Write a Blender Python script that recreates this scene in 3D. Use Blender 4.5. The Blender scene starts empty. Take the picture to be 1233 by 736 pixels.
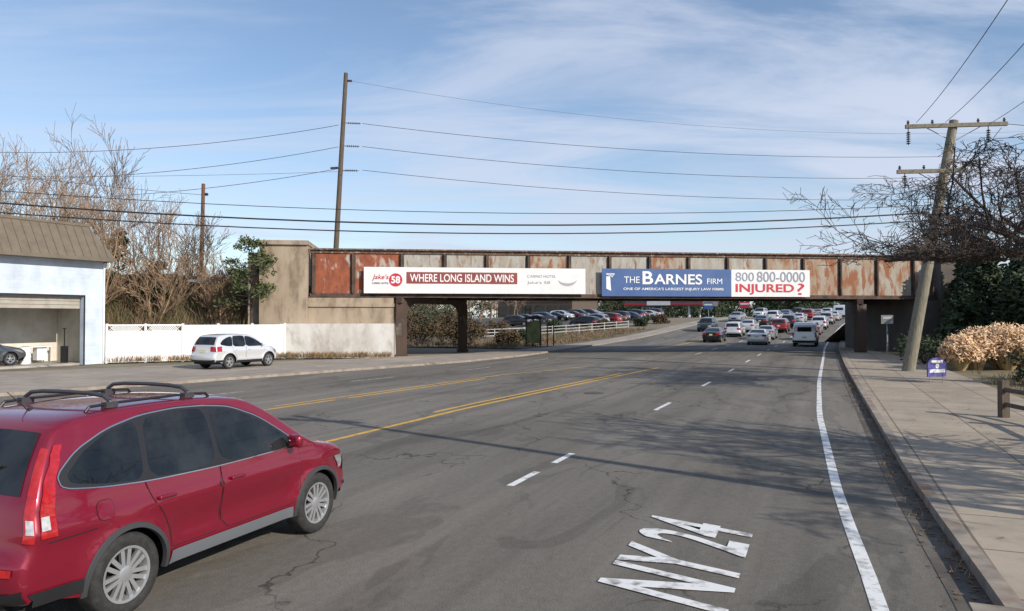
import bpy, bmesh, math, random
from mathutils import Vector, Matrix, noise as mnoise
from mathutils.geometry import delaunay_2d_cdt
R=random.Random(11)
SC=bpy.context.scene
COL=SC.collection
# ------------------------------------------------------------------ materials
def mat(name,c1,c2=None,scale=4,rough=.75,metal=0.0,bump=0.0,lo=.4,hi=.62,stretch=(1,1,1),coat=0.0,spec=.5,c3=None,scale3=1.0,lo3=.5,hi3=.65,bscale=None,distort=0.0,rot=0.0):
    m=bpy.data.materials.new(name); m.use_nodes=True
    nt=m.node_tree; N=nt.nodes; L=nt.links
    b=N["Principled BSDF"]
    b.inputs["Roughness"].default_value=rough; b.inputs["Metallic"].default_value=metal
    b.inputs["Coat Weight"].default_value=coat; b.inputs["Coat Roughness"].default_value=.04
    b.inputs["Specular IOR Level"].default_value=spec
    b.inputs["Base Color"].default_value=(*c1,1)
    if c2 is not None or bump>0:
        tc=N.new("ShaderNodeTexCoord"); mp=N.new("ShaderNodeMapping")
        mp.inputs["Scale"].default_value=stretch; mp.inputs["Rotation"].default_value=(0,0,rot)
        L.new(tc.outputs["Object"],mp.inputs["Vector"])
        def ns(s,det=8):
            n=N.new("ShaderNodeTexNoise"); n.inputs["Scale"].default_value=s; n.inputs["Detail"].default_value=det
            n.inputs["Roughness"].default_value=.62; n.inputs["Distortion"].default_value=distort
            L.new(mp.outputs["Vector"],n.inputs["Vector"]); return n
        if c2 is not None:
            n=ns(scale); r=N.new("ShaderNodeValToRGB")
            r.color_ramp.elements[0].position=lo; r.color_ramp.elements[1].position=hi
            r.color_ramp.elements[0].color=(*c1,1); r.color_ramp.elements[1].color=(*c2,1)
            L.new(n.outputs["Fac"],r.inputs["Fac"]); out=r.outputs["Color"]
            if c3 is not None:
                n3=ns(scale3); mr=N.new("ShaderNodeMapRange"); mr.inputs[1].default_value=lo3; mr.inputs[2].default_value=hi3
                L.new(n3.outputs["Fac"],mr.inputs[0])
                mx=N.new("ShaderNodeMix"); mx.data_type='RGBA'
                L.new(mr.outputs[0],mx.inputs["Factor"]); L.new(out,mx.inputs["A"]); mx.inputs["B"].default_value=(*c3,1)
                out=mx.outputs["Result"]
            L.new(out,b.inputs["Base Color"])
        if bump>0:
            nb=ns(bscale or scale*4); bp=N.new("ShaderNodeBump"); bp.inputs["Strength"].default_value=bump; bp.inputs["Distance"].default_value=.03
            L.new(nb.outputs["Fac"],bp.inputs["Height"]); L.new(bp.outputs["Normal"],b.inputs["Normal"])
    return m
def paint_mat():
    m=mat("car_paint",(.8,.8,.8),rough=.3,coat=1.0)
    nt=m.node_tree; oi=nt.nodes.new("ShaderNodeObjectInfo")
    b=nt.nodes["Principled BSDF"]; nt.links.new(oi.outputs["Color"],b.inputs["Base Color"])
    b.inputs["Metallic"].default_value=.4
    return m
PAINT=paint_mat()
GLASS=mat("dark_glass",(.006,.008,.010),(.022,.024,.026),scale=2.2,rough=.03,spec=.5)
RUBBER=mat("rubber",(.018,.018,.019),(.035,.034,.033),scale=20,rough=.85)
BLACK=mat("black_trim",(.016,.016,.018),rough=.45)
UNDER=mat("underbody",(.008,.008,.008),rough=.9)
ALLOY=mat("alloy",(.55,.56,.58),rough=.3,metal=.7)
CHROME=mat("chrome",(.50,.51,.53),rough=.2,metal=.9)
CLAD=mat("grey_cladding",(.045,.047,.052),rough=.5)
CLADL=mat("light_cladding",(.13,.14,.155),rough=.45)
REDL=mat("red_lens",(.42,.012,.012),(.30,.006,.008),scale=25,rough=.12,coat=1)
WHTL=mat("clear_lens",(.50,.50,.51),(.35,.35,.37),scale=30,rough=.12,coat=1)
HEADM=mat("headlamp_lens",(.18,.19,.20),(.30,.31,.32),scale=14,rough=.08,coat=1)
PLATE=mat("plate_face",(.72,.62,.25),(.6,.55,.4),scale=8,rough=.5)
WOOD=mat("weathered_wood",(.085,.062,.045),(.13,.10,.075),scale=6,stretch=(4,4,.4),rough=.9,bump=.4)
WOODB=mat("brown_wood",(.17,.085,.05),(.11,.06,.04),scale=6,stretch=(4,4,.4),rough=.9,bump=.3)
WOODG=mat("grey_green_wood",(.26,.235,.18),(.15,.135,.10),scale=5,stretch=(5,5,.4),rough=.9,bump=.4)
BARK=mat("bark",(.17,.12,.085),(.25,.185,.13),scale=9,rough=.95)
BARKD=mat("dark_bark",(.045,.034,.030),(.075,.058,.05),scale=9,rough=.95)
BARKR=mat("tan_bark",(.28,.185,.115),(.38,.27,.18),scale=9,rough=.95)
LEAFG=mat("evergreen_leaf",(.020,.036,.016),(.052,.075,.030),scale=1.6,rough=.8)
LEAFC=mat("cedar_leaf",(.045,.070,.022),(.095,.105,.035),scale=2.5,rough=.8)
WIRE=mat("wire",(.02,.02,.022),rough=.6)
PORC=mat("insulator",(.05,.045,.05),rough=.3)
WHITE=mat("white_vinyl",(.80,.81,.83),(.70,.71,.72),scale=1.2,rough=.55,lo=.45,hi=.75)
DULLW=mat("dull_white_paint",(.42,.42,.41),(.30,.30,.29),scale=2,rough=.8)
STEEL=mat("galvanised_steel",(.35,.36,.37),(.28,.28,.29),scale=8,rough=.5,metal=.5)
# ------------------------------------------------------------------ mesh helpers
class MB:
    def __init__(s): s.v=[]; s.f=[]
    def add(s,vs,fs):
        o=len(s.v); s.v+= [tuple(v) for v in vs]; s.f+=[tuple(i+o for i in f) for f in fs]
    def box(s,x0,x1,y0,y1,z0,z1,M=None):
        vs=[Vector((x,y,z)) for z in (z0,z1) for y in (y0,y1) for x in (x0,x1)]
        if M: vs=[M@v for v in vs]
        s.add(vs,[(0,2,3,1),(4,5,7,6),(0,1,5,4),(2,6,7,3),(0,4,6,2),(1,3,7,5)])
    def tube(s,p0,p1,r0,r1=None,n=4,cap=False):
        if r1 is None: r1=r0
        p0=Vector(p0);p1=Vector(p1);d=(p1-p0)
        if d.length<1e-6: return
        d.normalize(); a=d.orthogonal().normalized(); b=d.cross(a)
        vs=[]
        for p,r in ((p0,r0),(p1,r1)):
            for i in range(n):
                t=2*math.pi*i/n; vs.append(p+a*math.cos(t)*r+b*math.sin(t)*r)
        fs=[(i,(i+1)%n,n+(i+1)%n,n+i) for i in range(n)]
        if cap: fs+= [tuple(range(n))[::-1],tuple(range(n,2*n))]
        s.add(vs,fs)
    def path(s,pts,r,n=6):
        for a,b in zip(pts[:-1],pts[1:]): s.tube(a,b,r,r,n,True)
    def prism(s,poly,z0,z1,M=None):
        n=len(poly); vs=[Vector((x,y,z0)) for x,y in poly]+[Vector((x,y,z1)) for x,y in poly]
        if M: vs=[M@v for v in vs]
        s.add(vs,[tuple(range(n))[::-1],tuple(range(n,2*n))]+[(i,(i+1)%n,n+(i+1)%n,n+i) for i in range(n)])
    def lathe(s,prof,n=32,axis='y',c=(0,0,0)):
        vs=[]
        for r,h in prof:
            for i in range(n):
                t=2*math.pi*i/n
                if axis=='y': vs.append((c[0]+r*math.cos(t),c[1]+h,c[2]+r*math.sin(t)))
                else: vs.append((c[0]+r*math.cos(t),c[1]+r*math.sin(t),c[2]+h))
        fs=[]
        for k in range(len(prof)-1):
            for i in range(n):
                fs.append((k*n+i,k*n+(i+1)%n,(k+1)*n+(i+1)%n,(k+1)*n+i))
        s.add(vs,fs)
    def obj(s,name,m,parent=None,smooth=False,angle=40,fix=True,merge=False):
        me=bpy.data.meshes.new(name); me.from_pydata(s.v,[],s.f)
        if fix or merge:
            bm=bmesh.new(); bm.from_mesh(me)
            if merge: bmesh.ops.remove_doubles(bm,verts=bm.verts,dist=.0015)
            if fix: bmesh.ops.recalc_face_normals(bm,faces=bm.faces)
            bm.to_mesh(me); bm.free()
        if smooth:
            for p in me.polygons: p.use_smooth=True
            me.set_sharp_from_angle(angle=math.radians(angle))
        me.materials.append(m)
        o=bpy.data.objects.new(name,me); COL.objects.link(o)
        if parent: o.parent=parent
        return o
def thing(name,label,cat,loc=(0,0,0),rz=0,group=None):
    e=bpy.data.objects.new(name,None); COL.objects.link(e); e.empty_display_size=.3
    e.location=loc; e.rotation_euler=(0,0,rz); tag(e,label,cat,group); return e
def tag(o,label,cat,group=None):
    o["label"]=label; o["category"]=cat
    if group: o["group"]=group
    return o
def structure(o): o["kind"]="structure"; return o
def copy_thing(root,loc,rz,color=None,label=None):
    def rec(o,par):
        c=o.copy(); COL.objects.link(c)
        if par is not None: c.parent=par
        if color: c.color=(*color,1)
        for ch in o.children: rec(ch,c)
        return c
    c=rec(root,None); c.location=loc; c.rotation_euler=(0,0,rz); c.scale=(1,1,1)
    if label: c["label"]=label
    return c
def text(body,font_w,font_h,m,parent,name,M,bold=0.0,depth=0.002,shear=0.0,space=1.0,slant=0.0):
    cu=bpy.data.curves.new(name,'FONT'); cu.body=body; cu.extrude=depth; cu.offset=bold; cu.shear=shear; cu.space_character=space
    o=bpy.data.objects.new(name,cu); COL.objects.link(o)
    dg=bpy.context.evaluated_depsgraph_get(); me=bpy.data.meshes.new_from_object(o.evaluated_get(dg))
    bpy.data.objects.remove(o)
    xs=[v.co.x for v in me.vertices]; ys=[v.co.y for v in me.vertices]
    x0,x1,y0,y1=min(xs),max(xs),min(ys),max(ys)
    for v in me.vertices:
        py=(v.co.y-y0)/(y1-y0)*font_h
        p=Vector(((v.co.x-x0)/(x1-x0)*font_w+slant*py,py,v.co.z)); v.co=M@p
    me.materials.clear(); me.materials.append(m)
    o=bpy.data.objects.new(name,me); COL.objects.link(o)
    if parent: o.parent=parent
    return o
# ------------------------------------------------------------------ road frame
A0=math.radians(22.5); US=(math.sin(A0),math.cos(A0)); VS=(math.cos(A0),-math.sin(A0))
SS=[-80,-60,-45,-30,-20]+[-10+2*i for i in range(40)]+[70+5*i for i in range(15)]+[150,165,180,200,230,260,300,360,450,600,900,1500,3000]
def sm(t): t=max(0,min(1,t)); return t*t*(3-2*t)
def gz0(s): return 2.6*sm((s-70)/70)
def cu0(s): return 0 if s<58 else (2.6*((s-58)/53)**2 if s<230 else 27.4+(s-230)*.32)
def interp(tab,s):
    if s<=tab[0][0]: return tab[0][1]
    for (a,va),(b,vb) in zip(tab[:-1],tab[1:]):
        if s<=b: return va+(vb-va)*(s-a)/(b-a)
    return tab[-1][1]
GT=[(s,gz0(s)) for s in SS]; CT=[(s,cu0(s)) for s in SS]
def gz(s): return interp(GT,s)
def P(s,t,z=0.0):
    t=t+interp(CT,s); return Vector((s*US[0]+t*VS[0],s*US[1]+t*VS[1],gz(s)+z))
def st(x,y): return x*US[0]+y*US[1], x*VS[0]+y*VS[1]
def gxy(x,y): return gz(st(x,y)[0])
LK=[(-80,-32),(0,-27.5),(15.7,-24.2),(22.4,-22.3),(37.7,-18.6),(46,-18),(56,-18.4),(75,-19.6),(100,-19),(200,-18)]
RK=[(-80,1.6),(0,1.5),(7,1.39),(12.7,1.22),(29,1.12),(43,1.08),(60,1.2),(300,1.4)]
# ------------------------------------------------------------------ ground materials
def asphalt_mat():
    m=bpy.data.materials.new("asphalt"); m.use_nodes=True; nt=m.node_tree; N=nt.nodes; L=nt.links
    b=N["Principled BSDF"]; b.inputs["Roughness"].default_value=.85; b.inputs["Specular IOR Level"].default_value=.25
    tc=N.new("ShaderNodeTexCoord")
    rot=N.new("ShaderNodeMapping"); rot.inputs["Rotation"].default_value=(0,0,-(math.pi/2-A0)); L.new(tc.outputs["Object"],rot.inputs["Vector"])
    def mp(sc):
        k=N.new("ShaderNodeMapping"); k.inputs["Scale"].default_value=sc; L.new(rot.outputs["Vector"],k.inputs["Vector"]); return k.outputs["Vector"]
    def ns(sc,vec,det=6,dist=0,rough=.6):
        n=N.new("ShaderNodeTexNoise"); n.inputs["Scale"].default_value=sc; n.inputs["Detail"].default_value=det; n.inputs["Distortion"].default_value=dist; n.inputs["Roughness"].default_value=rough
        L.new(vec,n.inputs["Vector"]); return n.outputs["Fac"]
    def rng(x,a,b_,c,d):
        r=N.new("ShaderNodeMapRange"); r.inputs[1].default_value=a; r.inputs[2].default_value=b_; r.inputs[3].default_value=c; r.inputs[4].default_value=d; L.new(x,r.inputs[0]); return r.outputs[0]
    def mul(a,b_):
        k=N.new("ShaderNodeMath"); k.operation='MULTIPLY'; L.new(a,k.inputs[0]); L.new(b_,k.inputs[1]); return k.outputs[0]
    big=rng(ns(.22,mp((.35,1,1)),5,.6),.35,.68,.78,1.15)
    streak=rng(ns(1.0,mp((.05,1.4,1)),4,.2),.3,.7,.78,1.16)
    fine=rng(ns(55,mp((1,1,1)),4,0,.85),.25,.75,.45,1.5)
    mid=rng(ns(9,mp((1,1,1)),6,0,.75),.3,.7,.84,1.14)
    patch=rng(ns(.5,mp((.5,1.2,1)),3,1.2),.56,.585,1.0,.82)
    dv=N.new("ShaderNodeTexNoise"); dv.inputs["Scale"].default_value=1.3; dv.inputs["Detail"].default_value=5; L.new(mp((1,1,1)),dv.inputs["Vector"])
    vm=N.new("ShaderNodeVectorMath"); vm.operation='MULTIPLY_ADD'; L.new(dv.outputs["Color"],vm.inputs[0]); vm.inputs[1].default_value=(1.1,1.1,1.1); L.new(mp((.7,1,1)),vm.inputs[2])
    vo=N.new("ShaderNodeTexVoronoi"); vo.feature='DISTANCE_TO_EDGE'; vo.inputs["Scale"].default_value=.27; L.new(vm.outputs[0],vo.inputs["Vector"])
    cr=rng(vo.outputs["Distance"],.0015,.006,.38,1.0)
    msk=rng(ns(.3,mp((1,1,1)),3),.43,.53,0,1)
    one=N.new("ShaderNodeMix"); one.data_type='FLOAT'; L.new(msk,one.inputs["Factor"]); one.inputs["A"].default_value=1.0; L.new(cr,one.inputs["B"])
    v=mul(mul(mul(mul(mul(big,streak),fine),patch),mid),one.outputs["Result"])
    c=N.new("ShaderNodeVectorMath"); c.operation='SCALE'; c.inputs[0].default_value=(.182,.166,.144); L.new(v,c.inputs["Scale"])
    L.new(c.outputs[0],b.inputs["Base Color"])
    bp=N.new("ShaderNodeBump"); bp.inputs["Strength"].default_value=.45; bp.inputs["Distance"].default_value=.01
    L.new(fine,bp.inputs["Height"]); L.new(bp.outputs["Normal"],b.inputs["Normal"])
    return m
ASPH=asphalt_mat()
GROUNDM=mat("dry_ground",(.16,.13,.09),(.22,.185,.13),scale=.6,rough=.95,c3=(.11,.11,.055),scale3=.15)
def concrete_mat(name,c,joint=1.5,rotz=0):
    m=mat(name,c,tuple(x*.80 for x in c),scale=.9,rough=.88,c3=tuple(x*.58 for x in c),scale3=2.2,lo3=.55,hi3=.8,bump=.15,bscale=30)
    nt=m.node_tree;N=nt.nodes;L=nt.links;b=N["Principled BSDF"]
    src=b.inputs["Base Color"].links[0].from_socket
    tc=N.new("ShaderNodeTexCoord"); mp=N.new("ShaderNodeMapping"); mp.inputs["Rotation"].default_value=(0,0,rotz); L.new(tc.outputs["Object"],mp.inputs["Vector"])
    br=N.new("ShaderNodeTexBrick"); br.offset=0; br.inputs["Scale"].default_value=1; br.inputs["Brick Width"].default_value=joint; br.inputs["Row Height"].default_value=joint
    br.inputs["Mortar Size"].default_value=.018; br.inputs["Color1"].default_value=(1,1,1,1); br.inputs["Color2"].default_value=(.84,.84,.84,1); br.inputs["Mortar"].default_value=(.42,.40,.37,1)
    L.new(mp.outputs["Vector"],br.inputs["Vector"])
    mx=N.new("ShaderNodeMix"); mx.data_type='RGBA'; mx.blend_type='MULTIPLY'; mx.inputs["Factor"].default_value=1
    L.new(src,mx.inputs["A"]); L.new(br.outputs["Color"],mx.inputs["B"]); L.new(mx.outputs["Result"],b.inputs["Base Color"])
    return m
SIDEW=concrete_mat("sidewalk_concrete",(.39,.325,.25),1.5,-(math.pi/2-A0))
SIDEL=concrete_mat("apron_concrete",(.36,.31,.26),3.0,-(math.pi/2-A0))
KERBM=mat("kerb_stone",(.33,.28,.23),(.22,.18,.15),scale=2.5,rough=.9)
KERBR=mat("weathered_kerb",(.31,.265,.215),(.19,.155,.125),scale=2.5,rough=.9,c3=(.22,.13,.085),scale3=1.2,lo3=.52,hi3=.66)
CONC=mat("abutment_concrete",(.39,.315,.235),(.29,.225,.16),scale=.8,rough=.9,c3=(.17,.13,.095),scale3=1.6,lo3=.50,hi3=.72,stretch=(1,1,.35),bump=.2,bscale=12)
CONCL=mat("whitewashed_concrete",(.62,.60,.57),(.48,.45,.41),scale=.9,rough=.9,stretch=(1,1,.5),c3=(.33,.29,.24),scale3=1.4,lo3=.52,hi3=.72)
CONCD=mat("shaded_concrete",(.12,.10,.085),(.09,.08,.07),scale=1,rough=.9)  # darker copy of the abutment concrete, with shade put into its colour
def worn(name,c,under=(.15,.14,.128),lo=.52,hi=.66): return mat(name,c,under,scale=5,rough=.7,lo=lo,hi=hi)
WPAINT=worn("white_road_paint",(.62,.62,.60)); YPAINT=worn("yellow_road_paint",(.62,.36,.05),lo=.52,hi=.70); FPAINT=worn("faded_white_paint",(.42,.42,.40),lo=.42,hi=.6)
WPAINT2=worn("fresh_white_paint",(.70,.70,.69),lo=.49,hi=.68)
def ribbon(name,Lf,Rf,z,m,s0=-80,s1=3000,zs=None,parent=None):
    ss=[s0]+[s for s in SS if s0<s<s1]+[s1]; mb=MB()
    for a,b in zip(ss[:-1],ss[1:]):
        mb.add([P(a,Lf(a),z),P(a,Rf(a),z),P(b,Rf(b),z),P(b,Lf(b),z)],[(0,1,2,3)])
    return mb.obj(name,m,parent,fix=False,merge=True)
def tabf(t): return lambda s: interp(t,s)
lk=tabf(LK); rk=tabf(RK)
mb=MB()
for a,b in zip(SS[:-1],SS[1:]):
    mb.add([(a*US[0]-2500*VS[0],a*US[1]-2500*VS[1],gz(a)-.03),(a*US[0]+2500*VS[0],a*US[1]+2500*VS[1],gz(a)-.03),(b*US[0]+2500*VS[0],b*US[1]+2500*VS[1],gz(b)-.03),(b*US[0]-2500*VS[0],b*US[1]-2500*VS[1],gz(b)-.03)],[(0,1,2,3)])
structure(mb.obj("ground",GROUNDM,fix=False,merge=True))
structure(ribbon("road",lk,rk,0,ASPH))
def slab(name,Lf,Rf,h,m,s0,s1):
    ss=[s0]+[s for s in SS if s0<s<s1]+[s1]; mb=MB()
    for a,b in zip(ss[:-1],ss[1:]):
        mb.add([P(a,Lf(a),h),P(a,Rf(a),h),P(b,Rf(b),h),P(b,Lf(b),h)],[(0,1,2,3)])
        mb.add([P(a,Lf(a),-.03),P(a,Lf(a),h),P(b,Lf(b),h),P(b,Lf(b),-.03)],[(0,1,2,3)])
        mb.add([P(a,Rf(a),-.03),P(a,Rf(a),h),P(b,Rf(b),h),P(b,Rf(b),-.03)],[(0,1,2,3)])
    structure(mb.obj(name,m,merge=True))
K=.16
SWW=[(-80,2.7),(18,2.7),(22,4.2),(45,4.0),(60,2.2),(300,2.2)]
slab("kerb",lambda s:rk(s),lambda s:rk(s)+K,.13,KERBR,-80,600)
slab("sidewalk",lambda s:rk(s)+K,lambda s:rk(s)+K+interp(SWW,s),.125,SIDEW,-80,600)
slab("kerb",lambda s:lk(s)-K,lambda s:lk(s),.11,KERBM,-80,600)
slab("sidewalk",lambda s:lk(s)-K-interp([(-80,16),(15,13),(30,9),(44,4.5),(50,3.2),(58,2.2),(600,2.2)],s),lambda s:lk(s)-K,.105,SIDEL,-80,600)
LAWN=mat("dry_lawn",(.15,.12,.07),(.22,.175,.105),scale=1.5,rough=.95,c3=(.10,.095,.05),scale3=.5)
structure(ribbon("lawn",lambda s:rk(s)+K+interp(SWW,s),lambda s:40,.09,LAWN,-80,120))
PLOT=mat("lot_asphalt",(.06,.057,.053),(.08,.076,.07),scale=.8,rough=.9)
structure(ribbon("parking_lot",lambda s:-62,lambda s:-30,.02,PLOT,100,190))
VERGE=mat("brown_verge",(.13,.095,.055),(.085,.065,.04),scale=1.5,rough=.95,c3=(.19,.15,.10),scale3=.7)
structure(ribbon("verge",lambda s:-75,lambda s:lk(s)-2.4,.05,VERGE,56,99.9))
# dark mottled gutter strip along the right kerb
GUT=mat("gutter_strip",(.075,.065,.055),(.13,.115,.098),scale=1.5,rough=.95,lo=.45,hi=.6,stretch=(1,1,1))
structure(ribbon("gutter",lambda s:rk(s)-.32,lambda s:rk(s)-.002,.005,GUT,-30,120))
# ------------------------------------------------------------------ markings
def line(name,tab,w,m,s0,s1,z=.006):
    f=tabf(tab); return structure(ribbon(name,lambda s:f(s)-w/2,lambda s:f(s)+w/2,z,m,s0,s1))
EDGE=[(-30,1.0),(0,.75),(7.1,.46),(11.3,.21),(20.8,-.07),(31.6,-.11),(58,.15),(300,.1)]
line("edge_line_marking",EDGE,.14,WPAINT2,-30,250)
Y1=[(-30,-9.4),(12,-9.25),(19,-9.1),(28,-8.4),(37.5,-7.6)]
line("yellow_line_marking",Y1,.15,YPAINT,-30,37.5)
line("yellow_line_marking",[(s,t-.36) for s,t in Y1],.13,YPAINT,17.5,33)
Y2=[(-30,-14.4),(16,-14),(24,-13.2),(30,-12.6),(37.5,-10.6)]
line("yellow_line_marking",Y2,.14,YPAINT,-10,19); line("yellow_line_marking",Y2,.14,YPAINT,19.6,28)
line("yellow_line_marking",[(s,t-.4) for s,t in Y2],.12,YPAINT,17,37)
line("yellow_line_marking",[(60,-12.2),(300,-12)],.14,YPAINT,60,220); line("yellow_line_marking",[(60,-12.5),(300,-12.3)],.12,YPAINT,60,220)
D1=[(0,-4.35),(10,-4.3),(21,-4.17),(29,-4.04),(60,-3.9),(300,-3.9)]
for a,b in [(1.5,4),(10.3,11.4),(12.2,13.2),(20.2,22.2),(28,30),(36,38.2),(44,46.5)]+[(52+8.5*i,55+8.5*i) for i in range(16)]:
    line("lane_dash_marking",D1,.12,WPAINT2,a,b)
for a,b in [(52+8.5*i,55+8.5*i) for i in range(16)]: line("lane_dash_marking",[(50,-8)],.13,WPAINT,a,b)
D3=[(5,-20.5),(19.4,-18.3),(26,-16.9),(33.4,-15.6),(60,-15.6)]
for a,b in [(9,12),(17.5,20),(24.8,27.2),(32,34.8),(41,43.5),(62,65),(71,74),(80,83)]: line("lane_dash_marking",D3,.14,FPAINT,a,b)
ang=math.radians(67.5)
M=Matrix.Translation((1.80,6.30,.012))@Matrix.Rotation(ang,4,'Z')
tx=text("NY 24",2.62,1.24,WPAINT2,None,"route_lettering",M,bold=.018,depth=.001,space=1.0,slant=.30); structure(tx)

# ------------------------------------------------------------------ cars
def catmull(pts,n):
    out=[]
    m=len(pts)
    for i in range(m-1):
        p0=pts[max(0,i-1)];p1=pts[i];p2=pts[i+1];p3=pts[min(m-1,i+2)]
        for j in range(n):
            t=j/n
            out.append(tuple(.5*((2*b)+(-a+c)*t+(2*a-5*b+4*c-d)*t*t+(-a+3*b-3*c+d)*t**3) for a,b,c,d in zip(p0,p1,p2,p3)))
    out.append(pts[-1]); return out
def chaikin(poly,it=2,q=.2):
    for _ in range(it):
        o=[]
        for a,b in zip(poly,poly[1:]+poly[:1]):
            o.append((a[0]*(1-q)+b[0]*q,a[1]*(1-q)+b[1]*q)); o.append((a[0]*q+b[0]*(1-q),a[1]*q+b[1]*(1-q)))
        poly=o
    return poly
def pip(x,y,poly):
    c=False; n=len(poly); j=n-1
    for i in range(n):
        xi,yi=poly[i];xj,yj=poly[j]
        if (yi>y)!=(yj>y) and x<(xj-xi)*(y-yi)/(yj-yi)+xi: c=not c
        j=i
    return c
def area(poly): return .5*sum(a[0]*b[1]-b[0]*a[1] for a,b in zip(poly,poly[1:]+poly[:1]))
def offset_poly(poly,d):
    sgn=1 if area(poly)>0 else -1; out=[]; n=len(poly)
    for i in range(n):
        a=Vector(poly[i-1]);b=Vector(poly[(i+1)%n]); t=(b-a)
        if t.length<1e-9: out.append(poly[i]);continue
        t.normalize(); out.append((poly[i][0]+t.y*d*sgn,poly[i][1]-t.x*d*sgn))
    return out
def dens(poly,h):
    o=[]
    for a,b in zip(poly,poly[1:]+poly[:1]):
        L_=math.hypot(b[0]-a[0],b[1]-a[1]); k=max(1,int(L_/h))
        for i in range(k): o.append((a[0]+(b[0]-a[0])*i/k,a[1]+(b[1]-a[1])*i/k))
    return o
def tri_poly(poly,h):
    n=len(poly); pts=list(poly)
    x0=min(p[0] for p in poly);x1=max(p[0] for p in poly);y0=min(p[1] for p in poly);y1=max(p[1] for p in poly)
    y=y0+h/2
    while y<y1:
        x=x0+h/2
        while x<x1:
            if pip(x,y,poly) and min((x-p[0])**2+(y-p[1])**2 for p in poly)>(h*.45)**2: pts.append((x,y))
            x+=h
        y+=h
    r=delaunay_2d_cdt([Vector(p) for p in pts],[(i,(i+1)%n) for i in range(n)],[],0,1e-6)
    vs=[(v.x,v.y) for v in r[0]]; fs=[]
    for f in r[2]:
        cx=sum(vs[i][0] for i in f)/len(f); cy=sum(vs[i][1] for i in f)/len(f)
        if pip(cx,cy,poly): fs.append(f)
    return vs,fs
class Car:
    def __init__(s,sp):
        s.sp=sp; s.pr=catmull(sp['prof'],sp.get('nres',5)); s.n=len(s.pr)
        s.zt=max(p[1] for p in s.pr); s.kt=max(range(s.n),key=lambda i:s.pr[i][1])
        s.N=[]
        for i in range(s.n):
            a=s.pr[max(0,i-1)];b=s.pr[min(s.n-1,i+1)]; t=Vector((b[0]-a[0],b[1]-a[1])).normalized(); s.N.append(Vector((-t.y,t.x)))
        s.Q=[(p[0]-n.x*p[2],p[1]-n.y*p[2]) for p,n in zip(s.pr,s.N)]
        s.xmin=min(p[0] for p in s.pr); s.xmax=max(p[0] for p in s.pr)
    def W(s,x,z):
        sp=s.sp; hw=sp['hw']; belt=sp['belt']; rz=s.zt-.05
        y=hw
        if z<.6: y-=.060*((.6-z)/.35)**2
        y-=.030*sm((z-(belt-.17))/.15)
        y+=.016*math.exp(-((z-(belt-.20))/.045)**2)
        y-=.034*math.exp(-((z-.60)/.12)**2)*sm((sp['ax'][1]-.35-x)/.25)*sm((x-sp['ax'][0]-.35)/.25)
        if z>belt: y-=(hw-.030-sp['rhw'])*min(1.15,((z-belt)/(rz-belt)))**1.2
        x0,am=sp['ft']
        if x>x0: y-=am*((x-x0)/(s.xmax-x0))**2.2
        x0,am=sp['rt']
        if x<x0: y-=am*((x0-x)/(x0-s.xmin))**2.2
        for ax in sp['ax']:
            d=math.hypot(x-ax,z-sp['rw']); y+=.034*math.exp(-((d-sp['ra'])/.08)**2)*(1 if z<belt else math.exp(-((z-belt)/.1)**2))
        return y
    def side(s,poly,off,sd,h=.06):
        vs,fs=tri_poly(dens(poly,h),h)
        return [(x,sd*(s.W(x,z)+off),z) for x,z in vs],fs
    def surf(s,k,t):
        k=max(0,min(s.n-1.001,k)); i=int(k); f=k-i
        L=lambda a,b:a+(b-a)*f
        px=L(s.pr[i][0],s.pr[i+1][0]);pz=L(s.pr[i][1],s.pr[i+1][1]);ins=L(s.pr[i][2],s.pr[i+1][2]); n=s.N[i].lerp(s.N[i+1],f)
        w=L(s.W(*s.Q[i]),s.W(*s.Q[i+1])); p=s.sp.get('pw',2.8)
        sh=1-max(0,1-abs(t)**p)**(1/p)
        return Vector((px-n.x*ins*sh,w*t,pz-n.y*ins*sh))
    def snorm(s,k,t):
        e=.02; tt=max(-.97,min(.97,t)); a=s.surf(k+.1,tt)-s.surf(k-.1,tt); b=s.surf(k,tt+e)-s.surf(k,tt-e)
        n=a.cross(b).normalized(); c=s.surf(k,tt)-Vector((0,0,.8))
        if n.dot(Vector((c.x*.5,c.y,c.z)))<0: n=-n
        return n
    def kr(s,z):
        for i in range(s.kt):
            if s.pr[i+1][1]>=z: return i+(z-s.pr[i][1])/max(1e-6,(s.pr[i+1][1]-s.pr[i][1]))
        return s.kt
    def kf(s,z):
        for i in range(s.kt,s.n-1):
            if s.pr[i+1][1]<=z: return i+(z-s.pr[i][1])/min(-1e-6,(s.pr[i+1][1]-s.pr[i][1]))
        return s.n-1
    def patch(s,k0,k1,t0,t1,off,nk=8,nt=10,rnd=0):
        vs=[];fs=[]
        for a in range(nk+1):
            for b in range(nt+1):
                k=k0+(k1-k0)*a/nk; t=t0+(t1-t0)*b/nt
                vs.append(s.surf(k,t)+s.snorm(k,t)*off)
        for a in range(nk):
            for b in range(nt):
                i=a*(nt+1)+b; fs.append((i,i+1,i+nt+2,i+nt+1))
        return vs,fs
    def qr(s,z):
        best=min(range(s.kt),key=lambda i:abs(s.Q[i][1]-z)); return s.Q[best][0]
    def qf(s,z):
        best=min(range(s.kt,s.n),key=lambda i:abs(s.Q[i][1]-z)); return s.Q[best][0]
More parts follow.
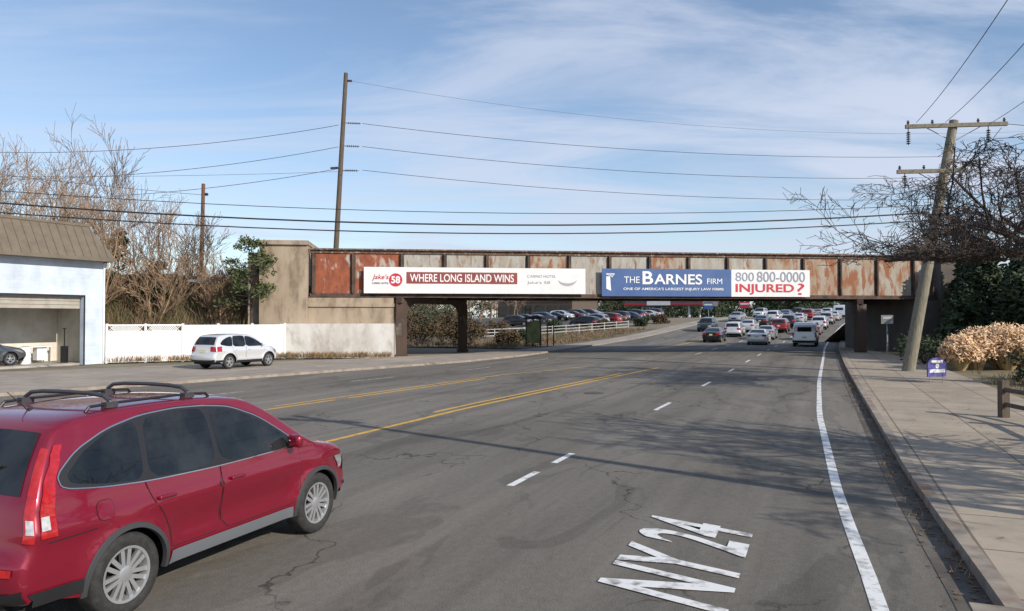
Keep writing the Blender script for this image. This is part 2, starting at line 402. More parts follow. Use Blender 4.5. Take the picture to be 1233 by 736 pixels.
def make_wheel(parent,x,y,rw,w,side,spokes=5):
    we=bpy.data.objects.new("wheel",None); COL.objects.link(we); we.parent=parent; we.location=(x,y,rw)
    if side<0: we.rotation_euler=(0,0,math.pi)
    r=rw; ri=rw*.68; h=w/2
    mb=MB(); mb.lathe([(ri-.01,-h*.8),(ri+.02,-h),(r-.035,-h*1.02),(r-.008,-h*.85),(r,-h*.6),(r,h*.6),(r-.008,h*.85),(r-.035,h*1.02),(ri+.02,h),(ri-.012,h*.82)],36)
    mb.obj("tyre",RUBBER,we,smooth=True)
    mb=MB(); mb.lathe([(ri-.012,h*.82),(ri,h*.93),(ri-.022,h*.90),(ri-.035,h*.45),(ri-.045,-h*.5)],36)
    for i in range(spokes):
        for dd in (-.15,.15):
            a=2*math.pi*i/spokes+math.pi/2
            def pt(rr,aa,yy): return Vector((rr*math.cos(aa),yy,rr*math.sin(aa)))
            wi=.019; r0=.045; r1=ri-.02
            d0=Vector((-math.sin(a),0,math.cos(a)))
            p0=pt(r0,a,h*.78)+d0*(dd*.12); p1=pt(r1,a+dd*1.15,h*.80)
            vs=[]
            for pp,ww in ((p0,wi*.9),(p1,wi*1.0)):
                vs+= [pp-d0*ww,pp+d0*ww,pp+d0*ww*.8-Vector((0,.035,0)),pp-d0*ww*.8-Vector((0,.035,0))]
            mb.add(vs,[(0,1,5,4),(1,2,6,5),(2,3,7,6),(3,0,4,7)])
    mb.lathe([(.0,h*.85),(.05,h*.84),(.068,h*.78),(.07,h*.5)],20)
    mb.obj("rim",ALLOY,we,smooth=True)
    mb=MB(); mb.lathe([(0,h*.2),(ri-.04,h*.2),(ri-.04,h*.1)],24); mb.obj("brake_disc",UNDER,we)
    return we
def rounded(parent,name,m,c,sz,bev,rot=(0,0,0)):
    mb=MB(); MM=Matrix.Translation(c)@Matrix.Rotation(rot[2],4,'Z')@Matrix.Rotation(rot[1],4,'Y')@Matrix.Rotation(rot[0],4,'X')
    mb.box(-sz[0]/2,sz[0]/2,-sz[1]/2,sz[1]/2,-sz[2]/2,sz[2]/2,MM)
    me_o=mb.obj(name,m,parent)
    bm=bmesh.new(); bm.from_mesh(me_o.data)
    bmesh.ops.bevel(bm,geom=bm.edges[:],offset=bev,segments=3,affect='EDGES',profile=.5)
    bm.to_mesh(me_o.data); bm.free()
    for p in me_o.data.polygons: p.use_smooth=True
    me_o.data.set_sharp_from_angle(angle=math.radians(50))
    return me_o
def build_car(name,label,cat,sp,color,group=None):
    c=Car(sp); root=thing(name,label,cat,group=group)
    mb=MB(); ts=[0,.2,.4,.58,.72,.83,.91,.96,.985,1]; ts=[-t for t in ts[:0:-1]]+ts
    nt=len(ts); vs=[];fs=[]
    for k in range(c.n):
        for t in ts: vs.append(c.surf(k,t))
    for k in range(c.n-1):
        for j in range(nt-1):
            i=k*nt+j; fs.append((i,i+1,i+nt+1,i+nt))
    mb.add(vs,fs)
    out=list(c.Q); zs=sp['sill']; rw=sp['rw']; ra=sp['ra']
    for ax in sp['ax'][::-1]:
        dx=math.sqrt(max(0,ra*ra-(rw-zs)**2)); a0=math.atan2(zs-rw,dx); a1=math.pi-a0
        out+=[(ax+ra*math.cos(a0+(a1-a0)*i/22),rw+ra*math.sin(a0+(a1-a0)*i/22)) for i in range(23)]
    outl=[]
    for i,p in enumerate(out):
        q=out[(i+1)%len(out)]; outl.append(p)
        L_=math.hypot(q[0]-p[0],q[1]-p[1])
        if i>=len(c.Q)-1 and L_>.09:
            kk=int(L_/.07)
            for j in range(1,kk): outl.append((p[0]+(q[0]-p[0])*j/kk,p[1]+(q[1]-p[1])*j/kk))
    v2,f2=tri_poly(outl,.055)
    for sd in (1,-1): mb.add([(x,sd*c.W(x,z),z) for x,z in v2],f2)
    body=mb.obj("body",PAINT,root,smooth=True,merge=True,angle=38)
    mb=MB(); iw=sp['hw']-.29; mb.box(c.xmin+.14,c.xmax-.16,-iw,iw,zs-.04,sp['belt']-.2)
    mb.box(sp['ax'][0]+ra+.03,sp['ax'][1]-ra-.03,-sp['hw']+.09,sp['hw']-.09,zs-.03,zs+.2)
    mb.box(sp['ax'][1]+ra+.0,c.xmax-.3,-sp['hw']+.22,sp['hw']-.22,zs-.03,zs+.2); mb.box(c.xmin+.2,sp['ax'][0]-ra,-sp['hw']+.2,sp['hw']-.2,zs-.03,zs+.2)
    mb.obj("underbody",UNDER,root)
    for sd in (1,-1):
        for poly in sp.get('doors',[]):
            pl=chaikin(poly,1,.08)
            mb=MB(); mb.add(*c.side(pl,.002,sd)); mb.obj("door_gap",UNDER,root,smooth=True)  # added dark sheet under the door, showing as the dark gap around it
            pl2=offset_poly(dens(pl,.1),-.007)
            mb=MB(); mb.add(*c.side(pl2,.005,sd)); d=mb.obj("door",PAINT,root,smooth=True)
            cx=min(p[0] for p in poly)+.17; hz=sp['belt']-.14
            if not sp.get('nohandle'):
                rounded(d,"handle",PAINT,(cx+.03,sd*(c.W(cx,hz)+.03),hz),(.19,.03,.035),.012)
        if sp.get('band'):
            pl=chaikin(sp['band'],2,.18)
            tr=MB(); tr.add(*c.side(offset_poly(pl,.003),.0085,sd)); tr.obj("window_trim",CHROME,root,smooth=True)
            tr=MB(); tr.add(*c.side(offset_poly(dens(pl,.08),-.007),.0105,sd)); tr.obj("window_surround",BLACK,root,smooth=True)
        for poly in sp.get('windows',[]):
            pl=chaikin(poly,2,.14)
            if not sp.get('band'):
                tr=MB(); tr.add(*c.side(offset_poly(pl,.019),.0085,sd)); tr.obj("window_trim",BLACK,root,smooth=True)
            g=MB(); g.add(*c.side(pl,.0125,sd)); g.obj("window",GLASS,root,smooth=True)
        if sp.get('clad'):
            cw=sp.get('cw',.045)
            for ax in sp['ax']:
                dx=math.sqrt(max(0,ra*ra-(rw-zs)**2)); a0=math.atan2(zs-rw,dx); a1=math.pi-a0
                vs=[];fs=[];nn=26
                for i in range(nn+1):
                    a=a0+(a1-a0)*i/nn
                    for j,(rr,of) in enumerate(((ra-.012,-.03),(ra-.008,.012),(ra+cw,.012),(ra+cw+.007,.002))):
                        x=ax+rr*math.cos(a);z=rw+rr*math.sin(a); vs.append((x,sd*(c.W(x,z)+of),z))
                for i in range(nn):
                    for j in range(3):
                        k=i*4+j; fs.append((k,k+1,k+5,k+4))
                mb=MB(); mb.add(vs,fs); mb.obj("arch_trim",sp['clad'],root,smooth=True)
            xa=sp['ax'][0]+ra+.045; xb=sp['ax'][1]-ra-.045
            mb=MB(); mb.add(*c.side([(xa,zs),(xb,zs),(xb-.02,zs+.12),(xa+.03,zs+.12)],.012,sd)); mb.obj("sill_trim",CLADL if sp.get('lightsill') else sp['clad'],root,smooth=True)
        z0,z1,ww,t0=sp['tail']
        zz=[z0+(z1-z0)*i/10 for i in range(11)]
        wf=sp.get('tailw',lambda f:1.0)
        poly=[(c.qr(z)+.004,z) for z in zz]+[(c.qr(z)+.004+ww*wf((z-z0)/(z1-z0)),z) for z in zz[::-1]]
        k0=c.kr(z0);k1=c.kr(z1)
        mb=MB(); mb.add(*c.side(poly,.012,sd,.04)); mb.add(*c.patch(k0,k1,sd*t0,sd*.995,.012,10,6)); mb.obj("tail_light",REDL,root,smooth=True)
        if sp.get('rev'):
            a,b=sp['rev']; zz=[a+(b-a)*i/4 for i in range(5)]
            poly=[(c.qr(z)+.006,z) for z in zz]+[(c.qr(z)+ww*.6*wf((z-z0)/(z1-z0)),z) for z in zz[::-1]]
            mb=MB(); mb.add(*c.side(poly,.018,sd,.04)); mb.add(*c.patch(c.kr(a),c.kr(b),sd*(t0+.02),sd*.99,.018,4,6)); mb.obj("reversing_light",WHTL,root,smooth=True)
        z0,z1,ww,t0=sp['head']; zz=[z0+(z1-z0)*i/6 for i in range(7)]
        poly=[(c.qf(z)-.004,z) for z in zz]+[(c.qf(z)-ww*(.4+.6*(z-z0)/(z1-z0)),z) for z in zz[::-1]]
        mb=MB(); mb.add(*c.side(poly,.01,sd,.04)); mb.add(*c.patch(c.kf(z1),c.kf(z0),sd*t0,sd*.995,.01,6,8)); mb.obj("headlight",HEADM,root,smooth=True)
        mx,mz=sp['mirror']; y=c.W(mx,mz)
        m_=rounded(root,"mirror",PAINT,(mx,sd*(y+.12),mz+.05),(.10,.19,.14),.045,(0,0,sd*.2))
        rounded(m_,"mirror_arm",BLACK,(mx+.02,sd*(y+.02),mz-.01),(.07,.1,.05),.015)
    a,b,t=sp['rearwin']; mb=MB(); mb.add(*c.patch(c.kr(a),c.kr(b),-t,t,.006,10,14)); mb.obj("rear_window",GLASS,root,smooth=True)
    a,b,t=sp['windscreen']; mb=MB(); mb.add(*c.patch(c.kf(b),c.kf(a),-t,t,.006,10,14)); mb.obj("windscreen",GLASS,root,smooth=True)
    if sp.get('rearlow'):
        a,b=sp['rearlow']; mb=MB(); mb.add(*c.patch(c.kr(a),c.kr(b),-.99,.99,.01,5,16))
        for sd in (1,-1):
            zz=[a+(b-a)*i/4 for i in range(5)]
            poly=[(c.qr(z)+.004,z) for z in zz]+[(sp['ax'][0]-ra-.03,b),(sp['ax'][0]-ra-.03,a)]
            mb.add(*c.side(poly,.012,sd,.06))
        mb.obj("rear_bumper",BLACK,root,smooth=True)
        mb=MB(); mb.add(*c.patch(c.kf(b),c.kf(a),-.97,.97,.01,5,16)); mb.obj("front_bumper",BLACK,root,smooth=True)
    a,b=sp['grille']; mb=MB(); mb.add(*c.patch(c.kf(b),c.kf(a),-.42,.42,.012,5,8)); mb.obj("grille",BLACK,root,smooth=True)
    a=sp['plate']; mb=MB(); mb.add(*c.patch(c.kr(a),c.kr(a+.15),-.18,.18,.018,2,4)); mb.obj("licence_plate",PLATE,root)
    for ax in sp['ax']:
        for sd in (1,-1): make_wheel(root,ax,sd*(sp['hw']-.115),rw,sp.get('tw',.225),sd,sp.get('spokes',5))
    def setc(o):
        o.color=(*color,1)
        for ch in o.children: setc(ch)
    setc(root)
    return root,c
SUV=dict(prof=[(-2.14,.33,.07),(-2.24,.40,.12),(-2.29,.52,.16),(-2.28,.68,.16),(-2.22,.78,.14),(-2.18,.95,.12),(-2.14,1.10,.10),(-2.05,1.30,.08),(-1.93,1.50,.075),(-1.82,1.635,.075),(-1.66,1.695,.075),(-1.36,1.725,.07),(-.95,1.742,.07),(-.4,1.738,.07),(.05,1.712,.065),(.38,1.655,.065),(.68,1.50,.06),(1.0,1.28,.06),(1.25,1.115,.05),(1.42,1.06,.05),(1.72,1.01,.08),(1.92,.93,.15),(2.04,.83,.24),(2.10,.68,.30),(2.12,.5,.30),(2.08,.36,.26),(1.98,.27,.18)],
 hw=.905,belt=1.06,rhw=.63,ax=(-1.30,1.32),rw=.345,ra=.395,sill=.29,ft=(1.3,.14),rt=(-1.5,.07),
 windows=[[(.92,1.09),(.74,1.235),(.44,1.43),(.10,1.57),(-.19,1.605),(-.21,1.08)],
          [(-.27,1.08),(-.25,1.612),(-.6,1.63),(-.98,1.605),(-1.06,1.10)],
          [(-1.12,1.105),(-1.05,1.60),(-1.35,1.54),(-1.62,1.42),(-1.80,1.27),(-1.78,1.20),(-1.5,1.145)]],
 band=[(1.0,1.072),(.80,1.235),(.46,1.458),(.10,1.598),(-.25,1.64),(-.6,1.655),(-1.0,1.635),(-1.36,1.565),(-1.68,1.44),(-1.88,1.28),(-1.86,1.17),(-1.5,1.115),(-1.05,1.078),(-.2,1.055)],
 doors=[[(.93,.44),(1.0,.78),(.99,1.07),(.46,1.475),(.1,1.61),(-.225,1.645),(-.215,.44)],
        [(-.23,.44),(-.24,1.65),(-.6,1.665),(-1.01,1.64),(-1.11,1.08),(-1.04,.9),(-.93,.76),(-.86,.6),(-.84,.44)]],
 clad=CLAD,cw=.03,lightsill=True,tail=(.84,1.50,.125,.92),tailw=lambda f:1.0-.45*f,rev=(.90,1.0),head=(.68,.84,.20,.6),mirror=(.80,1.10),
 rearwin=(1.16,1.60,.84),windscreen=(1.13,1.62,.86),rearlow=(.34,.45),grille=(.62,.8),plate=.80,spokes=7)
CR=(.235,.006,.026)
root,c=build_car("car","metallic red crossover car with roof rack driving along the road","car",SUV,CR)
root.location=(-3.59,7.86,0); root.rotation_euler=(0,0,math.radians(90-21.5))
for sd in (1,-1):
    rk_=MB()
    pts=[Vector((x,sd*.53,z)) for x,z in [(-1.42,1.70),(-1.38,1.742),(-1.1,1.752),(-.3,1.752),(-.06,1.738),(-.02,1.70)]]
    rk_.path(pts,.013,8); rk_.obj("roof_rail",BLACK,root,smooth=True)
for x in (-1.18,-.30):
    cb=MB(); pts=[Vector((x,y,z)) for y,z in [(-.55,1.72),(-.53,1.775),(-.46,1.815),(-.3,1.83),(0,1.835),(.3,1.83),(.46,1.815),(.53,1.775),(.55,1.72)]]
    cb.path(pts,.019,8); cb.box(x-.06,x+.06,-.565,-.50,1.715,1.765); cb.box(x-.06,x+.06,.50,.565,1.715,1.765); cb.obj("crossbar",CLAD,root,smooth=True)
an=MB(); an.tube((-1.52,0,1.69),(-1.72,0,1.88),.006,.003,6,True); an.tube((-1.48,0,1.69),(-1.54,0,1.72),.025,.012,8,True); an.obj("antenna",BLACK,root)
for a,b in ((-.92,-.6),(.6,.92)):
    ex=MB(); ex.add(*c.patch(c.kr(.60),c.kr(.66),a,b,.016,2,5)); ex.obj("reflector",REDL,root)
ex=MB(); ex.add(*c.patch(c.kr(1.02),c.kr(1.07),-.6,.6,.02,2,10)); ex.obj("tailgate_strip",CHROME,root,smooth=True)
for sd in (1,-1):
    ex=MB(); pl=[(-2.0,.800),(-1.60,.815),(-1.60,.805),(-2.0,.790)]; ex.add(*c.side(pl,.003,sd,.04)); ex.obj("bumper_seam",UNDER,root)
FL_=chaikin([(-1.60,.86),(-1.44,.86),(-1.44,1.02),(-1.60,1.02)],2,.2)
ex=MB(); ex.add(*c.side(FL_,.003,-1,.05)); ex.obj("fuel_flap_seam",UNDER,root)
ex=MB(); ex.add(*c.side(offset_poly(FL_,-.005),.005,-1,.05)); o=ex.obj("fuel_flap",PAINT,root,smooth=True); o.color=(*CR,1)
ex=MB(); pw=[c.surf(c.kr(1.16),0)+Vector((-.03,0,0)),c.surf(c.kr(1.30),-.35)+Vector((-.025,0,0)),c.surf(c.kr(1.36),-.55)+Vector((-.025,0,0))]; ex.path(pw,.009,6); ex.obj("rear_wiper",BLACK,root)
ex=MB(); ex.tube((-2.30,-.45,.30),(-2.18,-.45,.30),.03,.03,12,True); ex.obj("exhaust_pipe",CHROME,root)

import copy as _cp
SUV2=_cp.copy(SUV); SUV2.update(band=None,tail=(.86,1.10,.28,.62),tailw=lambda f:1.0,rev=None,lightsill=False,clad=BLACK,rearwin=(1.18,1.55,.84),
 prof=[(x,(z if z<1.1 else 1.1+(z-1.1)*.93),i) for x,z,i in SUV['prof']],
 windows=[[(x,(z if z<1.1 else 1.1+(z-1.1)*.92)) for x,z in w] for w in SUV['windows']],doors=[[(x,(z if z<1.1 else 1.1+(z-1.1)*.93)) for x,z in w] for w in SUV['doors']],spokes=5)
SUV2['rhw']=.66
WS,_=build_car("parked_car","white compact crossover parked on the concrete apron by the kerb","car",SUV2,(.74,.75,.77))
hd=math.radians(27)
WS.location=(-13.45,36.6,.105); WS.rotation_euler=(0,0,math.pi/2-hd); WS.scale=(.94,.94,.97)
SED=dict(prof=[(-2.28,.28,.06),(-2.38,.40,.14),(-2.40,.58,.18),(-2.39,.78,.17),(-2.36,.96,.13),(-2.28,1.045,.09),(-1.95,1.09,.06),(-1.55,1.22,.055),(-1.1,1.37,.055),(-.6,1.445,.055),(-.1,1.455,.055),(.3,1.41,.055),(.75,1.22,.055),(1.15,1.03,.05),(1.6,.95,.06),(2.05,.85,.14),(2.28,.72,.24),(2.36,.55,.28),(2.35,.40,.26),(2.24,.26,.2)],
 hw=.90,belt=.95,rhw=.60,ax=(-1.38,1.42),rw=.325,ra=.375,sill=.24,ft=(1.4,.12),rt=(-1.6,.08),
 windows=[[(.92,.99),(.36,1.265),(-.02,1.345),(-.14,1.35),(-.16,.97)],[(-.23,.97),(-.22,1.35),(-.6,1.335),(-1.0,1.235),(-1.40,1.05),(-1.36,1.0)]],
 doors=[[(.93,.32),(1.0,.7),(.98,.98),(.36,1.30),(-.02,1.385),(-.19,1.39),(-.19,.32)],[(-.205,.32),(-.205,1.39),(-.6,1.38),(-1.05,1.25),(-1.2,.95),(-1.02,.72),(-.95,.32)]],
 clad=None,tail=(.80,1.0,.25,.6),head=(.62,.78,.4,.55),mirror=(.74,1.0),rearwin=(1.13,1.39,.84),windscreen=(1.05,1.36,.88),grille=(.45,.68),plate=.72,spokes=5)
GC,_=build_car("parked_car","dark grey sedan parked inside the open garage bay","car",SED,(.09,.10,.115))
VAN=dict(prof=[(-2.66,.35,.05),(-2.76,.45,.06),(-2.78,.65,.06),(-2.75,1.0,.05),(-2.72,1.4,.05),(-2.66,1.8,.06),(-2.55,2.02,.08),(-2.3,2.10,.09),(-1.2,2.13,.09),(0,2.13,.09),(.8,2.09,.09),(1.2,1.98,.08),(1.55,1.68,.06),(1.85,1.36,.06),(2.1,1.2,.06),(2.45,1.08,.09),(2.62,.92,.14),(2.68,.65,.16),(2.66,.42,.14),(2.56,.3,.1)],
 hw=.98,belt=1.2,rhw=.84,ax=(-1.65,1.75),rw=.37,ra=.43,sill=.36,ft=(1.6,.1),rt=(-2.5,.02),
 windows=[[(1.5,1.25),(1.15,1.68),(.55,1.78),(.53,1.22)],[(.42,1.22),(.42,1.78),(-.5,1.8),(-.5,1.22)],[(-.62,1.22),(-.62,1.8),(-1.5,1.8),(-1.5,1.22)],[(-1.62,1.22),(-1.62,1.8),(-2.45,1.78),(-2.5,1.22)]],
 doors=[[(1.25,.5),(1.6,1.2),(1.2,1.78),(.48,1.88),(.48,.5)]],clad=BLACK,tail=(.85,1.25,.1,.86),head=(.75,.98,.3,.6),mirror=(1.45,1.25),rearwin=(1.32,1.72,.62),windscreen=(1.28,1.95,.88),rearlow=(.4,.55),grille=(.6,.95),plate=.75,spokes=5)
VN,_=build_car("van","white passenger van queuing in traffic beyond the railway bridge","van",VAN,(.72,.74,.76),group="vehicles in traffic beyond the bridge")
S2,_=build_car("car","white sedan queuing in traffic beyond the railway bridge","car",SED,(.72,.73,.75),group="vehicles in traffic beyond the bridge")
def hdg(s): 
    d=P(s+2,0)-P(s-2,0); return math.atan2(d.y,d.x)
def put(o,s,t,rev=False): o.location=P(s,t,0); o.rotation_euler=(0,-math.atan((gz(s+2)-gz(s-2))/4) if not rev else math.atan((gz(s+2)-gz(s-2))/4),hdg(s)+(math.pi if rev else 0))
put(VN,72,-1.5); put(S2,74,-5.7)
cols={"dark grey":(.03,.032,.036),"black":(.012,.012,.014),"white":(.70,.71,.73),"silver":(.38,.40,.42),"red":(.28,.012,.012),"blue":(.03,.06,.16),"maroon":(.12,.01,.015)}
def trafficcar(kind,colname,s,t,rev=False,grp="vehicles in traffic beyond the bridge",lab=None,rz=None):
    src=S2 if kind=="sedan" else (WS if kind=="suv" else VN)
    nm={"sedan":"sedan","suv":"crossover","van":"van"}[kind]
    o=copy_thing(src,(0,0,0),0,cols[colname],lab or f"{colname} {nm} in the line of traffic past the bridge")
    o.name="car" if kind!="van" else "van"; o["group"]=grp; put(o,s,t,rev)
    if rz is not None: o.rotation_euler[2]=rz
    return o
trafficcar("sedan","black",78,-10.4); trafficcar("suv","dark grey",97,-14.8,True)
for k,cn,s,t in [("suv","white",88,-9.9),("sedan","silver",84,-6.0),("sedan","white",97,-9.7),("suv","red",96,-5.9),("sedan","maroon",84,-1.9),("suv","black",105,-5.9),("sedan","silver",93,-2.0),("suv","white",102,-2.0),("sedan","dark grey",108,-9.8),("sedan","white",114,-5.9),("suv","silver",112,-2.0),("suv","white",118,-9.8),("sedan","white",121,-2.0),("suv","red",124,-5.9),("sedan","blue",128,-9.8),("van","white",131,-2.0),("sedan","silver",134,-5.9),("suv","black",140,-9.8),("sedan","white",142,-2.0),("suv","white",145,-5.9),("sedan","black",152,-2.0),("sedan","red",156,-9.8),("suv","silver",158,-5.9)]:
    trafficcar(k,cn,s,t)
for k,cn,s,t in [("sedan","silver",118,-15.2),("suv","white",136,-15.4)]: trafficcar(k,cn,s,t,True)
for i,(k,cn) in enumerate([("suv","black"),("sedan","dark grey"),("suv","silver"),("suv","red"),("sedan","dark grey"),("suv","dark grey"),("sedan","blue"),("suv","black"),("sedan","black"),("sedan","white"),("suv","dark grey")]):
    trafficcar(k,cn,102+i*3.1,-33-(i%3)*.4,False,"cars parked in the lot beyond the bridge",f"{cn} {'sedan' if k=='sedan' else 'crossover'} parked in the roadside lot",rz=hdg(110)+math.radians(85))
for i,(k,cn) in enumerate([("suv","dark grey"),("suv","black"),("sedan","silver"),("suv","blue"),("sedan","black"),("suv","white"),("sedan","maroon"),("suv","dark grey"),("suv","black"),("sedan","silver")]):
    trafficcar(k,cn,104+i*3.4,-44-(i%2)*.5,False,"cars parked in the lot beyond the bridge",f"{cn} {'sedan' if k=='sedan' else 'crossover'} parked in the roadside lot",rz=hdg(110)-math.radians(85))
fa=math.atan2(.886,.46)
GC.location=(-26.75,36.9,.11); GC.rotation_euler=(0,0,fa)

# ------------------------------------------------------------------ left garage building
gb=thing("garage_building","white painted garage with brown metal mansard roof and open bay","garage",(-22.4,40.9,0.0),math.atan2(-.887,-.462))
def brick(name,c1,c2,mort,bw=.22,bh=.075):
    m=bpy.data.materials.new(name); m.use_nodes=True; nt=m.node_tree;N=nt.nodes;L=nt.links;b=N["Principled BSDF"]; b.inputs["Roughness"].default_value=.8
    tc=N.new("ShaderNodeTexCoord"); sx=N.new("ShaderNodeSeparateXYZ"); L.new(tc.outputs["Object"],sx.inputs[0]); ad=N.new("ShaderNodeMath"); L.new(sx.outputs[0],ad.inputs[0]); L.new(sx.outputs[1],ad.inputs[1])
    cb=N.new("ShaderNodeCombineXYZ"); L.new(ad.outputs[0],cb.inputs[0]); L.new(sx.outputs[2],cb.inputs[1])
    br=N.new("ShaderNodeTexBrick"); br.inputs["Scale"].default_value=1; br.inputs["Brick Width"].default_value=bw; br.inputs["Row Height"].default_value=bh; br.inputs["Mortar Size"].default_value=.008
    br.inputs["Color1"].default_value=(*c1,1);br.inputs["Color2"].default_value=(*c2,1);br.inputs["Mortar"].default_value=(*mort,1); L.new(cb.outputs[0],br.inputs["Vector"])
    n=N.new("ShaderNodeTexNoise"); n.inputs["Scale"].default_value=1.2; n.inputs["Detail"].default_value=6; L.new(tc.outputs["Object"],n.inputs["Vector"])
    r=N.new("ShaderNodeMapRange"); r.inputs[1].default_value=.35;r.inputs[2].default_value=.75;r.inputs[3].default_value=1.05;r.inputs[4].default_value=.75; L.new(n.outputs["Fac"],r.inputs[0])
    sc=N.new("ShaderNodeVectorMath"); sc.operation='SCALE'; L.new(br.outputs["Color"],sc.inputs[0]); L.new(r.outputs[0],sc.inputs["Scale"]); L.new(sc.outputs[0],b.inputs["Base Color"])
    bp=N.new("ShaderNodeBump"); bp.inputs["Strength"].default_value=.12; bp.inputs["Distance"].default_value=.006; bp.invert=True; L.new(br.outputs["Fac"],bp.inputs["Height"]); L.new(bp.outputs["Normal"],b.inputs["Normal"])
    return m
WB=brick("white_painted_block",(.58,.66,.77),(.55,.63,.74),(.5,.58,.68),.4,.2); INT=mat("garage_interior",(.72,.68,.60),(.58,.54,.47),scale=1,rough=.9)
mb=MB(); mb.box(0,1.08,-.3,0,0,5.8); mb.box(1.08,11,-.3,0,3.62,5.8); mb.box(11,18,-.3,0,0,5.8); mb.box(0,.3,-12,-.303,0,5.8); mb.box(17.7,18,-12,-.303,0,5.8); mb.box(.3,17.7,-12,-11.7,0,5.8); mb.obj("wall",WB,gb)
mb=MB(); mb.box(.31,17.69,-11.69,-.31,-.02,.09); mb.obj("floor",mat("shop_floor",(.42,.39,.35),(.3,.28,.25),scale=1.2,rough=.7),gb)
mb=MB(); mb.box(.305,.36,-11.6,-.32,.1,4.3); mb.box(.37,17.6,-3.6,-3.5,.1,4.3); mb.obj("inner_wall",INT,gb)
mb=MB(); mb.box(1.0,1.078,-.32,.03,.0,3.62); mb.box(1.0,11.1,-.02,.03,3.63,3.72); mb.obj("door_frame",BLACK,gb)
MR=mat("brown_metal_roof",(.20,.165,.12),(.165,.135,.10),scale=2,rough=.5,metal=.3)
mb=MB()
x0,x1=-.3,18.5
e=[(x0,.65,5.72),(x1,.65,5.72),(x1-.9,-.35,7.45),(x0+.9,-.35,7.45),(x0,-12.5,5.72),(x1,-12.5,5.72),(x1-.9,-11.6,7.45),(x0+.9,-11.6,7.45)]
mb.add(e,[(0,1,2,3),(0,3,7,4),(4,7,6,5),(1,5,6,2),(3,2,6,7)])
mb.box(x0-.02,x1+.02,.56,.68,5.55,5.74); mb.box(x0-.02,x0+.1,-12.5,.56,5.55,5.74); mb.box(x0,x1,-12.5,.6,5.56,5.6)
mb.box(x0+.85,x1-.85,-.5,-.3,7.44,7.58); mb.box(x0+.85,x0+1.05,-11.6,-.5,7.44,7.58)
nrib=42
for i in range(nrib+1):
    x=x0+(x1-x0)*i/nrib; f=1
    if x<x0+.9: f=(x-x0)/.9
    if x>x1-.9: f=(x1-x)/.9
    mb.tube((x,.66,5.74),(x,.66-1.0*f,5.74+1.73*f),.022,.022,4)
mb.obj("roof",MR,gb)
mb=MB(); mb.box(-.06,.02,.003,.1,0,5.5); mb.obj("downpipe",WHITE,gb)
mb=MB()
for i in range(3): mb.box(1.15,10.9,-.28+.0,-.22,3.0+.2*i,3.18+.2*i)
mb.obj("door",mat("beige_door",(.40,.37,.32),(.32,.29,.25),scale=2,rough=.7),gb)
def gpt(x,y): 
    v=gb.location; a=gb.rotation_euler[2]; return (v.x+x*math.cos(a)-y*math.sin(a),v.y+x*math.sin(a)+y*math.cos(a))
px_,py_=gpt(2.1,-2.4)
rf=thing("workbench","white metal workbench with boxes inside the garage","workbench",(px_,py_,.09),gb.rotation_euler[2])
mb=MB(); mb.box(-.6,.6,-.35,.35,.85,.9); mb.obj("top",WHITE,rf)
for a in (-.55,.5):
    for b in (-.3,.25):
        mb=MB(); mb.box(a,a+.05,b,b+.05,0,.848); mb.obj("leg",STEEL,rf)
mb=MB(); mb.box(-.4,.1,-.2,.2,.15,.84); mb.obj("drawer",WHITE,rf)
px_,py_=gpt(3.0,-1.9)
b_=MB(); b_.lathe([(0,0),(.28,0),(.29,.05),(.27,.3),(.29,.32),(.27,.6),(.29,.62),(.28,.88),(0,.88)],20,'z'); o=b_.obj("barrel",WHITE,None,smooth=True); o.location=(px_,py_,.09); tag(o,"white plastic drum standing in the garage","barrel")
px_,py_=gpt(1.35,-1.2)
b_=MB(); b_.box(-.14,.14,-.12,.12,0,.9); b_.box(-.02,.02,-.02,.02,.9,1.8); b_.lathe([(0,1.78),(.08,1.8),(.08,1.86),(0,1.88)],12,'z'); o=b_.obj("air_pump",BLACK,None); o.location=(px_,py_,.09); tag(o,"black tyre air pump post by the garage door","pump")
# white fence
fp0=Vector((-22.3,41.15,0)); fp1=Vector((-13.95,45.9,0)); fd=(fp1-fp0); FL=fd.length; fa_=math.atan2(fd.y,fd.x)
fe=thing("privacy_fence","white vinyl privacy fence with lattice top below the embankment","fence",fp0,fa_)
npan=5; pl=FL/npan
for i in range(npan+1):
    mb=MB(); mb.box(i*pl-.06,i*pl+.06,-.06,.06,0,2.13); mb.lathe([(.09,2.13),(.09,2.16),(0,2.2)],4,'z',(i*pl,0,0)); mb.obj("post",WHITE,fe)
    if i<npan:
        mb=MB(); ztop=2.1 if i>1 else 1.72
        nb=14
        for j in range(nb):
            a=i*pl+.07+(pl-.14)*j/nb; b=i*pl+.07+(pl-.14)*(j+1)/nb-.0015
            mb.box(a,b,-.02,.02,.05,ztop-.003*(j%2))
        zz_=1.68 if i<2 else 1.99
        mb.box(i*pl+.066,(i+1)*pl-.066,-.035,.035,.04,.18); mb.box(i*pl+.066,(i+1)*pl-.066,-.035,.035,zz_,zz_+.09)
        if i<2: mb.box(i*pl+.066,(i+1)*pl-.066,-.03,.03,2.06,2.14)
        mb.obj("panel",WHITE,fe)
for i in (0,1):
    mb=MB()
    for k in range(-4,18):
        for sg in (1,-1):
            xa=i*pl+.07+k*.12
            a=(xa,0,1.77);b=(xa+sg*.3,0,2.06)
            if i*pl+.07<=min(a[0],b[0]) and max(a[0],b[0])<=(i+1)*pl-.07: mb.tube(a,b,.022,.022,4)
    mb.obj("lattice",WHITE,fe)
